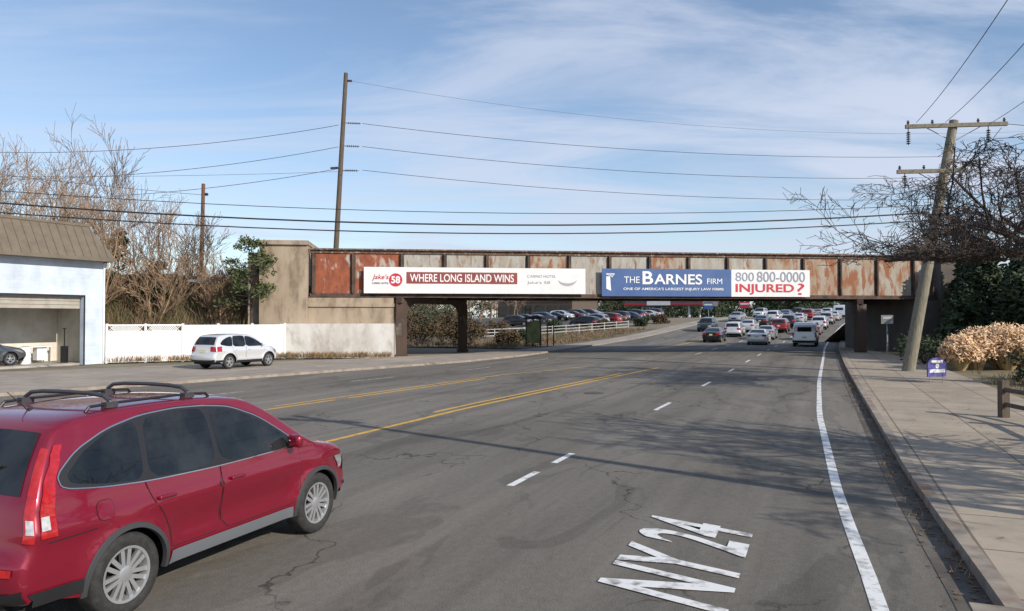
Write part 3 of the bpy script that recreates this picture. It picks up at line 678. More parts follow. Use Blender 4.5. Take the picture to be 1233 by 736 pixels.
# ------------------------------------------------------------------ abutment & bridge
BD=Vector((.9917,.1282,0)); ba=math.atan2(.1282,.9917)
br=thing("railway_bridge","rusty steel plate girder railway bridge spanning the road","bridge",(-12.5,47.0,0),ba)
RUST=mat("faded_rusting_plate",(.40,.40,.365),(.33,.285,.235),scale=.9,rough=.85,lo=.40,hi=.60,c3=(.215,.10,.055),scale3=1.3,lo3=.52,hi3=.64,bump=.2,distort=.3,stretch=(1.9,1,.55))
RUSTO=mat("orange_rusting_plate",(.37,.35,.30),(.32,.235,.165),scale=.9,rough=.85,lo=.40,hi=.58,c3=(.27,.105,.05),scale3=1.2,lo3=.47,hi3=.57,bump=.2,distort=.3,stretch=(1.7,1,.6))
RUSTR=mat("red_rust",(.31,.095,.045),(.20,.06,.035),scale=2.0,rough=.9,c3=(.42,.37,.32),scale3=1.3,lo3=.56,hi3=.66,distort=.4,stretch=(1.5,1,.7))
RUSTD=mat("dark_rust",(.070,.045,.035),(.13,.078,.055),scale=2,rough=.85,c3=(.04,.032,.028),scale3=1.5)
RUSTT=mat("speckled_rust",(.085,.052,.038),(.17,.10,.065),scale=4,rough=.85,c3=(.34,.30,.25),scale3=5,lo3=.55,hi3=.65)
RUSTC=mat("column_rust",(.085,.052,.038),(.055,.038,.030),scale=1.2,rough=.85,c3=(.22,.19,.155),scale3=1.2,lo3=.58,hi3=.70,stretch=(1,1,.5))
ZB,ZT=3.8,6.85; LB=42.3
stf=[0.0]+[2.45]+[5.5+2.72*i for i in range(14)]
stf=[s for s in stf if s<LB-.5]+[LB]
for j,yy in enumerate((0,7.6)):
    for i,(a,b) in enumerate(zip(stf[:-1],stf[1:])):
        mb=MB(); mb.box(a+.0015,b-.0015,yy-.02,yy+.02,ZB+.06,ZT-.06); mb.obj("web_plate",RUSTR if i<2 else (RUSTO if i>=11 or i in (5,8) else RUST),br)
    mb=MB(); mb.box(-.25,LB+.25,yy-.24,yy+.24,ZT-.06,ZT); mb.box(-.2,LB+.2,yy-.18,yy+.18,ZT-.02+.022,ZT+.04)
    mb.box(-.2,LB+.2,yy-.10,yy+.10,ZT-.26,ZT-.063); mb.obj("top_flange",RUSTT,br)
    mb=MB(); mb.box(-.25,LB+.25,yy-.24,yy+.24,ZB,ZB+.06); mb.box(-.2,LB+.2,yy-.1,yy+.1,ZB+.063,ZB+.26); mb.obj("bottom_flange",RUSTD,br)
    for s in stf:
        mb=MB(); sy=-1 if j==0 else 1
        y0,y1=sorted((yy+sy*.021,yy+sy*.2)); mb.box(s-.05,s+.05,y0,y1,ZB+.262,ZT-.262)
        y0,y1=sorted((yy+sy*.0215,yy+sy*.045)); mb.box(s-.15,s+.15,y0,y1,ZB+.264,ZT-.264); mb.obj("stiffener",RUSTD,br)
mb=MB(); mb.box(-.2,LB+.2,.25,7.35,ZB+.55,ZB+.8)
mb.obj("deck",UNDER,br)
for i in range(22):
    x=.5+i*(LB-1)/21; mb=MB(); mb.box(x-.02,x+.02,.25,7.35,ZB+.05,ZB+.54); mb.box(x-.15,x+.15,.25,7.35,ZB+.02,ZB+.049); mb.obj("floor_beam",RUSTD,br)
for y in (1.6,3.0,4.7,6.1):
    mb=MB(); mb.box(-8,LB+8,y-.035,y+.035,ZB+1.0,ZB+1.15); mb.obj("rail",STEEL,br)
ua=Vector((US[0],US[1],0)); inv=Matrix.Rotation(-ba,3,'Z')
ul=inv@ua
def steel_column(x,y,zt=ZB-.35):
    w=.34
    mb=MB(); mb.box(x-w-.08,x+w+.08,y-.32,y+.32,0,.14); mb.box(x-w,x+w,y-.22,y-.19,.14,zt); mb.box(x-w,x+w,y+.19,y+.22,.14,zt); mb.box(x-.025,x+.025,y-.188,y+.188,.14,zt)
    mb.box(x-w+.01,x-w+.03,y-.188,y+.188,.14,zt); mb.box(x+w-.03,x+w-.01,y-.188,y+.188,.14,zt)
    mb.obj("column",RUSTC,br)
def knee(x0,y0,x1,y1):
    d=Vector((x1-x0,y1-y0,0)); L_=d.length; a=math.atan2(d.y,d.x); MM=Matrix.Translation((x0,y0,0))@Matrix.Rotation(a,4,'Z')
    mb=MB(); mb.box(-.35,L_+.35,-.2,.2,ZB-.348,ZB-.003,MM)
    for e_,sg in ((.22,1),(L_-.22,-1)):
        n=8; r_=1.5; poly=[(e_,ZB-.35),(e_+sg*r_,ZB-.35)]+[(e_+sg*(r_-r_*math.sin(math.pi/2*i/n)),ZB-.35-r_*(1-math.cos(math.pi/2*i/n))) for i in range(1,n+1)]
        T=MM@Matrix(((1,0,0,0),(0,0,-1,0),(0,1,0,0),(0,0,0,1)))
        mb.prism(poly,-.14,.14,T)
    mb.obj("cross_girder",RUSTC,br)
for bx in (5.5,36.9):
    x2=bx+ul.x/ul.y*7.6
    steel_column(bx,.0); steel_column(x2,7.6); knee(bx,0,x2,7.6)
# banners -----------------------------------------------------------------
BNW=mat("banner_white",(.76,.76,.76),(.70,.70,.70),scale=1,rough=.5); BNR=mat("banner_red",(.27,.06,.05),(.23,.05,.045),scale=1,rough=.5); BNB=mat("banner_blue",(.06,.125,.30),(.045,.10,.26),scale=.8,rough=.5)
TXR=mat("letter_red",(.5,.03,.05),rough=.5); TXW=mat("letter_white",(.8,.8,.8),rough=.5); TXK=mat("letter_black",(.03,.03,.035),rough=.5); TXB=mat("letter_grey",(.25,.27,.33),rough=.5); TXP=mat("letter_pale_grey",(.36,.36,.37),rough=.5)
def brw(a,y=0,z=0): 
    p=Vector((-12.5,47,0))+BD*a+Vector((-BD.y,BD.x,0))*y; return Vector((p.x,p.y,z))
TM=lambda x,z,y=-.035: Matrix.Translation((x,y,z))@Matrix.Rotation(math.pi/2,4,'X')
W1=14.25; H1=1.66
b1=thing("banner","long white advertising banner with dark red slogan strip","banner",brw(3.15,-.36,4.06),ba)
mb=MB(); mb.box(0,W1,-.02,.02,0,H1); mb.obj("panel",BNW,b1)
mb=MB(); mb.box(2.65,9.75,-.026,-.0205,.62,1.36); mb.obj("slogan_strip",BNR,b1)
for x in (.2,4.8,9.4,W1-.2):
    mb=MB(); mb.box(x-.03,x+.03,.0205,.33,.2,1.5); mb.obj("bracket",RUSTD,b1)
text("WHERE LONG ISLAND WINS",6.65,.5,TXW,b1,"lettering",TM(2.87,.74),bold=.012)
text("Jake's",1.05,.40,TXR,b1,"lettering",TM(.5,.80),shear=.25,bold=.01)
mb=MB(); mb.lathe([(0,-.031),(.42,-.031),(.42,-.029)],28,'y',(1.98,0,.85)); mb.obj("emblem",TXR,b1)
text("58",.56,.46,TXW,b1,"lettering",TM(1.70,.63,-.040),bold=.03)
text("CASINO HOTEL",1.05,.12,TXK,b1,"lettering",TM(.5,.58),bold=.0)
text("CASINO HOTEL",1.9,.17,TXP,b1,"lettering",TM(10.4,1.06),bold=.0)
text("Jake's 58",1.5,.24,TXP,b1,"lettering",TM(10.4,.60))
mb=MB(); n=16
for i in range(n):
    a0_=math.pi*(1+i/n);a1_=math.pi*(1+(i+1)/n)
    mb.add([(13.05+.62*math.cos(a),-.031,.98+.46*math.sin(a)*k) for a,k in ((a0_,1),(a1_,1),(a1_,.62),(a0_,.62))],[(0,1,2,3)])
mb.obj("emblem",TXP,b1)
W2=14.5; H2=1.82
b2=thing("banner","blue and white law office advertising banner on the bridge girder","banner",brw(18.5,-.36,3.93),ba)
mb=MB(); mb.box(0,8.9,-.02,.02,0,H2); mb.obj("panel",BNB,b2)
mb=MB(); mb.box(8.903,W2,-.02,.02,0,H2); mb.obj("panel",BNW,b2)
for x in (.2,4.8,9.4,W2-.2):
    mb=MB(); mb.box(x-.03,x+.03,.0205,.33,.2,1.6); mb.obj("bracket",RUSTD,b2)
mb=MB()
for k in range(7): mb.add([(.3+.07*k,-.027,1.5-.03*k),(.85-.03*k,-.027,1.5-.03*k),(.85-.03*k,-.027,1.42-.03*k),(.3+.07*k,-.027,1.42-.03*k)],[(0,1,2,3)])
mb.add([(.3,-.024,.5),(.62,-.024,.35),(.55,-.024,1.3),(.3,-.024,1.3)],[(0,1,2,3)]); mb.obj("emblem",TXW,b2)
text("THE",1.05,.42,TXW,b2,"lettering",TM(1.5,.88),bold=.0)
text("B",.72,.86,TXW,b2,"lettering",TM(2.75,.80),bold=.02)
text("ARNES",3.3,.68,TXW,b2,"lettering",TM(3.55,.80),bold=.015)
text("FIRM",1.05,.36,TXW,b2,"lettering",TM(7.2,.84),bold=.0)
text("ONE OF AMERICA'S LARGEST INJURY LAW FIRMS",6.9,.22,TXW,b2,"lettering",TM(1.45,.36),bold=.01)
text("800",1.3,.6,TXB,b2,"lettering",TM(9.2,1.04),bold=.0)
text("800-0000",3.45,.7,TXB,b2,"lettering",TM(10.7,1.00),bold=.006)
text("INJURED",4.15,.72,TXR,b2,"lettering",TM(9.2,.14),bold=.022)
text("?",.5,.78,TXR,b2,"lettering",TM(13.6,.14),bold=.0)
# abutments
ab=thing("bridge_abutment","weathered tan concrete abutment with whitewashed lower wall","abutment",(-12.5,47.0,0),ba)
mb=MB(); mb.box(-3.2,-.3,-.45,8.4,0,7.05); mb.box(-3.3,-.25,-.6,8.5,7.05,7.32); mb.obj("block",CONC,ab)
mb=MB(); mb.box(-4.0,-3.203,.2,8.6,0,6.6); mb.obj("wing_wall",CONC,ab)
mb=MB(); mb.box(-.297,5.0,-.2,8.4,2.15,3.79); mb.obj("bridge_seat",CONC,ab)
mb=MB(); mb.box(-1.9,5.02,-.75,-.46,0,2.15); mb.box(-.29,5.02,-.457,8.45,0,2.14); mb.obj("retaining_wall",CONCL,ab)
mb=MB(); mb.box(-.29,5.05,-.3,8.5,3.2,3.42); mb.obj("ledge",CONC,ab)
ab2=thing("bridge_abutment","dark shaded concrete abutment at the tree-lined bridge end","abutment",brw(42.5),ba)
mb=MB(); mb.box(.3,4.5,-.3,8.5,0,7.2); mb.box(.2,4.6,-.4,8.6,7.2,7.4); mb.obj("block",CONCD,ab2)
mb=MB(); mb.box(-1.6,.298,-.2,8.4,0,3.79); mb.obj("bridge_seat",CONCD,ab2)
# ------------------------------------------------------------------ embankment
EMB=mat("brown_embankment",(.13,.095,.06),(.19,.145,.10),scale=1.2,rough=.95,c3=(.08,.08,.035),scale3=.5,bump=.5)
def emb_z(a,y): return max(0,min(5.4,(y+1.5)*.72))
def embank(a0,a1):
    mb=MB(); na=int(abs(a1-a0)/2.5); ys=[-1.6,-.2,1.2,2.8,4.4,6,9,12,17,22]
    grid=[]
    for i in range(na+1):
        a=a0+(a1-a0)*i/na
        for y in ys:
            z=emb_z(a,y) if y<13 else max(-.05,5.4-(y-12)*.6)
            z+=.35*mnoise.noise(Vector((a*.3,y*.4,0))) if -1<y<20 else -.1
            grid.append(brw(a,y,z))
    m_=len(ys); fs=[(i*m_+j,(i+1)*m_+j,(i+1)*m_+j+1,i*m_+j+1) for i in range(na) for j in range(m_-1)]
    mb.add(grid,fs); structure(mb.obj("embankment",EMB,smooth=True))
embank(-4.0,-120); embank(46.6,150)
# ------------------------------------------------------------------ vegetation
def grow(mb,mb2,p,d,L_,r,lev,rng,spread=.8,up=.06,segs=4,minr=.008,ch=1.6,wob=.16,lim=None,low=None):
    m0=mb; q=Vector(p); d=Vector(d).normalized()
    for i in range(segs):
        d=(d+Vector((rng.uniform(-1,1),rng.uniform(-1,1),rng.uniform(-1,1)))*wob+Vector((0,0,up))).normalized()
        q2=q+d*(L_/segs)
        if lim and q2.z>lim: d=Vector((d.x,d.y,-.12)).normalized(); q2=q+d*(L_/segs)
        if low and q2.z<low: d=Vector((d.x,d.y,.12)).normalized(); q2=q+d*(L_/segs)
        r2=max(minr,r*(1-.75/segs)); m0.tube(q,q2,r,r2,5 if r>.04 else 3)
        if lev>0 and i>=(0 if lev<3 else 1):
            for _ in range(int(ch)+(rng.random()<ch%1)):
                o=d.orthogonal().normalized(); o.rotate(Matrix.Rotation(rng.uniform(0,6.28),3,d))
                nd=(d*rng.uniform(.5,1)+o*spread*rng.uniform(.6,1.1)).normalized()
                grow(mb2,mb2,q.lerp(q2,rng.random()),nd,L_*rng.uniform(.38,.6),max(minr,r2*.55),lev-1,rng,spread,up,max(2,segs-1) if lev>1 else 2,minr,ch,wob,lim,low)
        q=q2; r=r2
    return q,r
def bare_tree(name,label,loc,h,seed,m=BARK,lev=4,r=None,lean=(0,0),spread=.8,up=.06,minr=.01,stems=1,ch=1.6,group=None):
    rng=random.Random(seed); t=thing(name,label,"tree",loc,group=group); a=MB(); b=MB(); r=r or h*.016
    for k in range(stems):
        d=Vector((lean[0]+(rng.uniform(-.35,.35) if stems>1 else 0),lean[1]+(rng.uniform(-.3,.3) if stems>1 else 0),1))
        grow(a,b,(rng.uniform(-.2,.2)*(stems>1),rng.uniform(-.2,.2)*(stems>1),-.1),d,h*rng.uniform(.75,1) if stems>1 else h,r*(rng.uniform(.6,1) if stems>1 else 1),lev,rng,spread,up,6,minr,ch)
    a.obj("trunk",m,t,smooth=True,fix=False); b.obj("crown",m,t,smooth=True,fix=False); return t
G="bare trees on the railway embankment"
kk=0
for a,y,h,stm,m_ in [(-6.0,1.0,3.4,3,BARKR),(-8.0,3,4.6,3,BARK),(-9.8,.6,6.0,3,BARKR),(-11.5,3.5,6.2,2,BARKR),(-13.2,1.2,7.2,3,BARKR),(-15,4,7.6,3,BARK),(-16.6,1.5,8.0,3,BARKR),(-18.3,4.5,8.0,2,BARKR),(-20.2,2.2,8.2,3,BARKR),(-22.2,5,7.0,3,BARKR),(-24.5,3,6.6,3,BARK),(-27,5,5.6,2,BARKR)]:
    kk+=1; p=brw(a,y); bare_tree("bare_tree","leafless many-stemmed tree on the embankment behind the fence",(p.x,p.y,emb_z(a,y)-.1),h,100+kk,m_,lev=3,spread=.62,up=.12,minr=.012,stems=stm,ch=1.5,group=G,r=.095)
# big right tree with long low limbs
bt=thing("bare_tree","large dark leafless tree spreading drooping limbs over the pavement","tree",(19.4,26.2,.1)); rng=random.Random(31); a=MB(); b=MB()
q=Vector((0,0,-.1)); rr=.27
for k,(dx,dz) in enumerate([(.02,1),(-.08,1),(.05,1),(-.1,1),(0,.9)]):
    q2=q+Vector((dx,.03,dz)); a.tube(q,q2,rr,rr*.93,10); q=q2; rr*=.93
for d,L_,r_,dz in [((-1,-.1,.36),5.8,.15,0),((-1,-.35,.20),5.0,.11,.3),((-1,.25,.28),5.6,.12,.1),((-1,.05,.12),5.2,.10,.4),((-.7,.6,.35),4.6,.10,.2),((-.7,-.6,.35),4.2,.10,.1),((.6,.3,.6),3.6,.12,0),((.6,-.5,.4),3.6,.10,.2)]:
    grow(a,b,q-Vector((0,0,dz)),d,L_,r_,4,rng,.8,-.004,6,.0095,1.38,.22,7.8,4.3)
a.obj("trunk",BARKD,bt,smooth=True,fix=False); b.obj("crown",BARKD,bt,smooth=True,fix=False)
bare_tree("bare_tree","leafless roadside tree beside the pavement",(13.6,4.6,.1),5.6,80,BARKD,lev=4,r=.24,spread=.9,up=.05,minr=.015,ch=1.6)
bare_tree("bare_tree","leafless roadside tree beside the pavement",(12.3,9.2,.1),5.0,82,BARKD,lev=3,r=.28,spread=.85,up=.08,minr=.022,ch=1.8)
def leafy(mb,c,rad,n,rng,sz=.16,flat=.6):
    for _ in range(n):
        v=Vector((rng.gauss(0,1),rng.gauss(0,1),rng.gauss(0,1)*flat)).normalized()*rng.random()**.4*1.0
        p=Vector(c)+Vector((v.x*rad,v.y*rad,v.z*rad)); a=Vector((rng.uniform(-1,1),rng.uniform(-1,1),rng.uniform(-.6,.6))).normalized(); b=a.orthogonal().normalized(); b.rotate(Matrix.Rotation(rng.uniform(0,6.28),3,a)); s=sz*rng.uniform(.5,1.3)
        mb.add([p-a*s,p+b*s*.4,p+a*s,p-b*s*.4],[(0,1,2,3)])
def conifer(name,label,loc,h,rad,seed,m=LEAFG,n=60,sz=.2,per=45,base=.1,top=.15,group=None,pw=.75):
    rng=random.Random(seed); t=thing(name,label,"tree",loc,group=group)
    a=MB(); a.tube((0,0,-.1),(0,0,h*.95),h*.018,.02,7)
    b=MB()
    for i in range(n):
        f=rng.random()**.8; z=h*(base+(1-base)*f); rr=rad*(1-f)**pw*rng.uniform(.45,1.1)+top; an=rng.uniform(0,6.28)
        c=Vector((rr*math.cos(an),rr*math.sin(an),z)); a.tube((0,0,z-.2),c,.025,.01,3)
        leafy(b,c,.22+rad*.22*(1-f*.6),per,rng,sz,.5)
    a.obj("trunk",BARKD,t); b.obj("crown",m,t,fix=False); return t
conifer("evergreen_tree","small ragged green pine beside the concrete abutment",(-15.9,45.6,.1),7.2,1.75,5,LEAFC,46,.12,62,.36,.15,None,.45)
conifer("evergreen_tree","dark green conifer in the embankment thicket",(-26.0,49.3,3.2),5.0,1.3,6,LEAFG,30,.16,50)
conifer("evergreen_tree","dark green conifer in the embankment thicket",(-23.2,48.8,2.9),3.2,1.3,7,LEAFG,24,.16,50)
G2="dark evergreens at the end of the bridge"
for i,(x,y,h,r_) in enumerate([(31.2,50.0,7.3,2.2),(33.5,48.5,6.8,2.4),(29.2,46.8,6.6,1.9),(36.0,47,7.0,2.5),(27.4,43.6,5.8,1.8),(30.6,43.5,6.6,2.1),(33.3,42.8,6.8,2.4),(37.5,44,7.0,2.6),(28.2,40.3,5.8,2.0),(31.0,38.6,6.0,2.2),(26.6,38.8,4.6,1.6),(34,37.5,6.4,2.4),(39,50,8,2.8),(28.6,35.5,5.4,2.1),(25.4,41.6,3.8,1.2)]):
    conifer("evergreen_tree","dense dark evergreen tree at the end of the bridge",(x,y,.05),h,r_,20+i,LEAFG,95,.2,62,.04,.25,G2,.6)
def shrub(label,loc,rad,h,m,seed,n=14,per=90,sz=.09):
    rng=random.Random(seed); t=thing("shrub",label,"shrub",loc); a=MB(); b=MB()
    for i in range(n):
        an=rng.uniform(0,6.28); rr=rad*rng.random()**.5; z=h*rng.uniform(.25,.85); c=Vector((rr*math.cos(an),rr*math.sin(an),z)); a.tube((0,0,0),c,.02,.008,3); leafy(b,c,rad*.42,per,rng,sz,.8)
    a.obj("stem",BARKD,t); b.obj("foliage",m,t,fix=False)
shrub("low dark green shrub by the wooden rail fence",(18.9,26.6,.1),.9,1.2,LEAFG,1)
shrub("low dark green shrub by the wooden rail fence",(20.4,28.0,.1),1.1,1.4,LEAFG,2)
shrub("low dark green shrub beside the pavement",(21.5,39.0,.1),1.2,1.6,LEAFG,3,20)
BRM=mat("brown_foliage",(.11,.072,.04),(.07,.055,.028),scale=1.5,rough=.95)
for i,(s,t,r_,h,m_) in enumerate([(60,-29,1.6,2.6,BRM),(63,-32,1.8,3.2,BRM),(68,-36,2.2,3.6,LEAFG),(58,-33,1.8,3.0,BRM),(66,-40,2.4,4.0,BRM),(74,-42,2.4,4.2,LEAFG),(82,-43,2.2,3.6,BRM),(72,-48,2.6,4.6,BRM),(86,-38,1.4,1.8,BRM),(93,-33,1.2,1.5,LEAFG),(100,-29,1.1,1.3,BRM),(106,-26,1.0,1.2,LEAFG),(112,-25,1.1,1.3,BRM),(90,-50,3,4.6,BRM),(98,-54,3,4.8,LEAFG),(64,-27,1.0,1.4,BRM),(70,-28,1.0,1.2,LEAFG)]):
    shrub("brown winter shrub on the verge beyond the bridge" if m_ is BRM else "dark green shrub on the verge beyond the bridge",tuple(P(s,t,.0)),r_,h,m_,200+i,22,110,.14)
PAM=mat("pampas_plume",(.66,.44,.26),(.78,.58,.38),scale=3,rough=.95); PAMB=mat("dry_blade",(.42,.30,.15),(.54,.40,.22),scale=3,rough=.95)
for i,(x,y,h,r_) in enumerate([(20.5,34.2,1.8,.75),(21.6,34.8,2.1,.95),(22.9,34.6,2.3,1.1),(24.1,35.1,2.2,1.1),(25.4,35.9,2.2,1.1),(23.5,36.2,2.3,1.1)]):
    rng=random.Random(60+i); t=thing("ornamental_grass","clump of dry ornamental grass with fluffy golden tan plumes","grass",(x,y,.09),group="ornamental grass clumps beside the pavement"); a=MB(); b=MB()
    for k in range(620):
        an=rng.uniform(0,6.28); rr=r_*rng.random()**.5; top=Vector((rr*1.15*math.cos(an),rr*1.15*math.sin(an),h*(.9-.35*(rr/r_)**2)*rng.uniform(.75,1.05))); b0=Vector((rr*.25*math.cos(an),rr*.25*math.sin(an),0)); mid=b0.lerp(top,.6)+Vector((0,0,.2))
        w=Vector((-math.sin(an),math.cos(an),0))*.016
        a.add([b0-w,b0+w,mid+w,mid-w],[(0,1,2,3)]); a.add([mid-w,mid+w,top],[(0,1,2)])
        for q in range(5):
            p=top+Vector((rng.gauss(0,.07),rng.gauss(0,.07),rng.uniform(-.4,.08))); d=Vector((rng.uniform(-1,1),rng.uniform(-1,1),rng.uniform(0,1.2))).normalized()*.10; o=d.orthogonal().normalized()*.038; b.add([p-d,p+o,p+d,p-o],[(0,1,2,3)])
    a.obj("blade_tuft",PAMB,t,fix=False); b.obj("plume",PAM,t,fix=False)
def tufts(name,pts,h,m,seed,n=8,w=.012):
    rng=random.Random(seed); mb=MB()
    for p in pts:
        for k in range(n):
            b0=Vector(p)+Vector((rng.gauss(0,.12),rng.gauss(0,.12),0)); tp=b0+Vector((rng.gauss(0,.3),rng.gauss(0,.3),rng.uniform(.4,1)))*h; mid=b0.lerp(tp,.55)+Vector((0,0,.08*h)); ww=Vector((rng.uniform(-1,1),rng.uniform(-1,1),0)).normalized()*w
            mb.add([b0-ww,b0+ww,mid+ww*.8,mid-ww*.8],[(0,1,2,3)]); mb.add([mid-ww*.8,mid+ww*.8,tp],[(0,1,2)])
    o=mb.obj(name,m,fix=False); o["kind"]="stuff"; o["label"]="dry brown weeds and brush"; o["category"]="weeds"; return o
UG=mat("dry_brush",(.24,.165,.10),(.15,.105,.06),scale=1.2,rough=.95,c3=(.10,.11,.04),scale3=.5); UG2=mat("orange_weeds",(.30,.18,.09),(.20,.15,.07),scale=2,rough=.95)
rng=random.Random(9)
tufts("undergrowth",[(*brw(a,y).xy,emb_z(a,y)) for a,y in [(rng.uniform(-30,-4.3),rng.uniform(-1.5,5)) for _ in range(1500)]],1.8,UG,1,9,.018)
tufts("weeds",[(*brw(a,y).xy,.1) for a,y in [(rng.uniform(-3.2,4.9),-1.15+rng.gauss(0,.3)) for _ in range(170)]]+[(*(fp0.lerp(fp1,rng.random())+Vector((.5+rng.gauss(0,.25),-.5+rng.gauss(0,.3),0))).xy,.1) for _ in range(110)],.42,UG2,2,10,.012)
tufts("weeds",[tuple(P(s,rk(s)-.06+rng.gauss(0,.04),.0)) for s in [rng.uniform(3,45) for _ in range(110)]],.10,UG2,3,7,.005)
tufts("undergrowth",[tuple(P(s,t,0)) for s,t in [(rng.uniform(56,99),-23-abs(rng.gauss(0,6))) for _ in range(900)]],.5,UG,5,8,.02)
tufts("weeds",[(x,y,.09) for x,y in [(17.4+rng.gauss(0,2.2)+k*.0,24.5+rng.gauss(0,3.5)) for k in range(260)] if st(x,y)[1]>5.8],.3,UG,7,8,.01)
LIT=mat("leaf_litter",(.20,.10,.045),(.13,.08,.045),scale=4,rough=.95)
mb=MB()
for _ in range(1700):
    s=rng.uniform(4.5,40); t=rk(s)-abs(rng.gauss(0,.16)) if rng.random()<.65 else rk(s)+.2+rng.random()*2.5; z=.012 if t<rk(s) else .135
    p=P(s,t,z); a=rng.uniform(0,6.28); r_=rng.uniform(.015,.04); mb.add([p+Vector((math.cos(a+k*1.57)*r_*(1 if k%2 else .6),math.sin(a+k*1.57)*r_*(1 if k%2 else .6),rng.uniform(0,.012))) for k in range(4)],[(0,1,2,3)])
o=mb.obj("fallen_leaves",LIT,fix=False); o["kind"]="stuff"; o["label"]="brown fallen leaves in the gutter"; o["category"]="leaves"
def far_tree_row(pts,seed,name,m,h0,h1):
    rng=random.Random(seed)
    mb=MB()
    for x,y in pts:
        grow(mb,mb,(x,y,gxy(x,y)-.2),(rng.uniform(-.1,.1),0,1),rng.uniform(h0,h1),.16,3,rng,.9,.05,4,.035,1.7)
    o=mb.obj(name,m,fix=False); o["kind"]="stuff"; o["label"]="distant belt of bare trees beyond the bridge"; o["category"]="trees"
far_tree_row([tuple(P(rng.uniform(140,260),t).xy) for t in [rng.uniform(-120,-62) for _ in range(55)]],1,"distant_trees",BARK,5,8)
far_tree_row([tuple(P(rng.uniform(84,120),t).xy) for t in [rng.uniform(-80,-50) for _ in range(26)]],6,"distant_trees",BARK,4.5,6.5)
far_tree_row([tuple(P(rng.uniform(80,300),t).xy) for t in [9+rng.random()*60 for _ in range(60)]],2,"distant_trees",BARKD,5,8)
def far_ever(pts,seed,hmin,hmax,m):
    rng=random.Random(seed); mb=MB()
    for x,y in pts:
        h=rng.uniform(hmin,hmax); z=gxy(x,y)
        for k in range(30): 
            f=rng.random(); leafy(mb,(x+rng.gauss(0,1)*2.4*(1-f),y+rng.gauss(0,1)*2.4*(1-f),z+h*f),1.4,24,rng,.5,.7)
    o=mb.obj("distant_evergreens",m,fix=False); o["kind"]="stuff"; o["label"]="distant dark evergreen mass beyond the bridge"; o["category"]="trees"
far_ever([tuple(P(rng.uniform(205,290),t).xy) for t in [rng.uniform(-130,-26) for _ in range(95)]],3,7,12,LEAFG)
far_ever([tuple(P(rng.uniform(90,300),t).xy) for t in [9+rng.random()*45 for _ in range(60)]],4,5,9,LEAFG)
far_ever([tuple(P(rng.uniform(300,420),t).xy) for t in [rng.uniform(-90,60) for _ in range(80)]],5,9,15,LEAFG)
# ------------------------------------------------------------------ poles and wires
def pole(label,base,top,r,m,arms,cat="utility pole"):
    t=thing("utility_pole",label,cat,base); mb=MB(); d=Vector(top)-Vector(base); mb.tube((0,0,-.2),d,r,r*.68,12,True); mb.obj("shaft",m,t,smooth=True)
    for kind,z,a0,a1,ang in arms:
        f=z/d.z; c=d*f; u=Vector((math.cos(ang),math.sin(ang),0))
        if kind=='arm':
            mb=MB(); MM=Matrix.Translation(c)@Matrix.Rotation(ang,4,'Z'); mb.box(a0,a1,-.26,-.12,-.085,.085,MM); mb.obj("crossarm",m,t)
            for q in (a0*.55,a1*.55):
                mb=MB(); mb.tube(c+u*q+Vector((0,0,-.02)),c+Vector((0,0,-.7)),.02,.02,5); mb.obj("brace",STEEL,t)
            for q in (a0+.12,a0*.45,a1*.45,a1-.12):
                mb=MB(); p=c+u*q; o=Vector((math.sin(ang)*.165,-math.cos(ang)*.165,0)); mb.lathe([(.03,.07),(.07,.1),(.03,.14),(.075,.18),(.03,.22),(.05,.27),(0,.28)],10,'z',tuple(p+o)); mb.obj("insulator",PORC,t,smooth=True)
        elif kind=='ins':
            mb=MB(); p0=c; p1=c+u*a1; mb.tube(p0,p1,.03,.025,6); n=6
            for i in range(n): q0=p0.lerp(p1,.3+.7*i/n); mb.tube(q0,q0+u*.06,.11,.05,8,True)
            mb.obj("insulator",PORC,t,smooth=True)
        elif kind=='hang':
            mb=MB(); p0=c+u*a0; p1=p0+Vector((0,0,-.75)); mb.tube(p0,p1,.02,.02,5)
            for i in range(6): q0=p0.lerp(p1,.2+.13*i); mb.tube(q0,q0-Vector((0,0,.05)),.04,.10,8,True)
            mb.obj("insulator",PORC,t,smooth=True)
    return t
pole("very tall weathered wooden utility pole rising behind the bridge",(-14.1,58,0),(-12.95,58,21.6),.23,WOOD,[('ins',17.7,0,1.35,0.15),('ins',15.9,0,1.35,.15),('ins',14.0,0,1.35,.15),('ins',21.0,0,.5,0.1),('ins',14.2,0,.9,2.9)])
pole("brown wooden utility pole standing in the thicket",(-20.9,50,.0),(-20.7,50,11.5),.17,WOODB,[('ins',10.8,0,.3,.3)])
pa=-.12
pole("leaning weathered utility pole with crossarms beside the pavement",(17.75,33.6,.1),(19.95,33.6,11.4),.28,WOODG,[('arm',11.05,-2.1,2.2,pa),('arm',9.0,-2.1,.9,pa),('hang',11.0,-1.9,0,pa),('hang',11.0,1.5,0,pa),('hang',9.0,-1.7,0,pa),('hang',9.0,.7,0,pa),('ins',7.0,0,.35,math.pi)])
pole("weathered utility pole beside the pavement",(9.3,6.55,.1),(9.0,6.7,10.6),.15,WOODG,[('arm',9.9,-1.2,1.2,-.3)])
def wire(a,b,sag,r=.02,label="dark overhead power line strung between poles",n=28):
    a=Vector(a);b=Vector(b); mb=MB(); pts=[]
    for i in range(n+1):
        f=i/n; p=a.lerp(b,f); p.z-=4*sag*f*(1-f); pts.append(p)
    for p,q in zip(pts[:-1],pts[1:]): mb.tube(p,q,r,r,5)
    o=mb.obj("power_line",WIRE,fix=False); tag(o,label,"power line","overhead wires across the road"); return o
RPx=lambda z:17.75+2.2*(z/11.3)
L1=(-40,28.5)
wire((L1[0],L1[1],9.2),(RPx(7.0)-.3,33.6,7.25),1.6,.034)
wire((L1[0],L1[1],8.8),(RPx(6.7)-.3,33.6,6.9),1.6,.026)
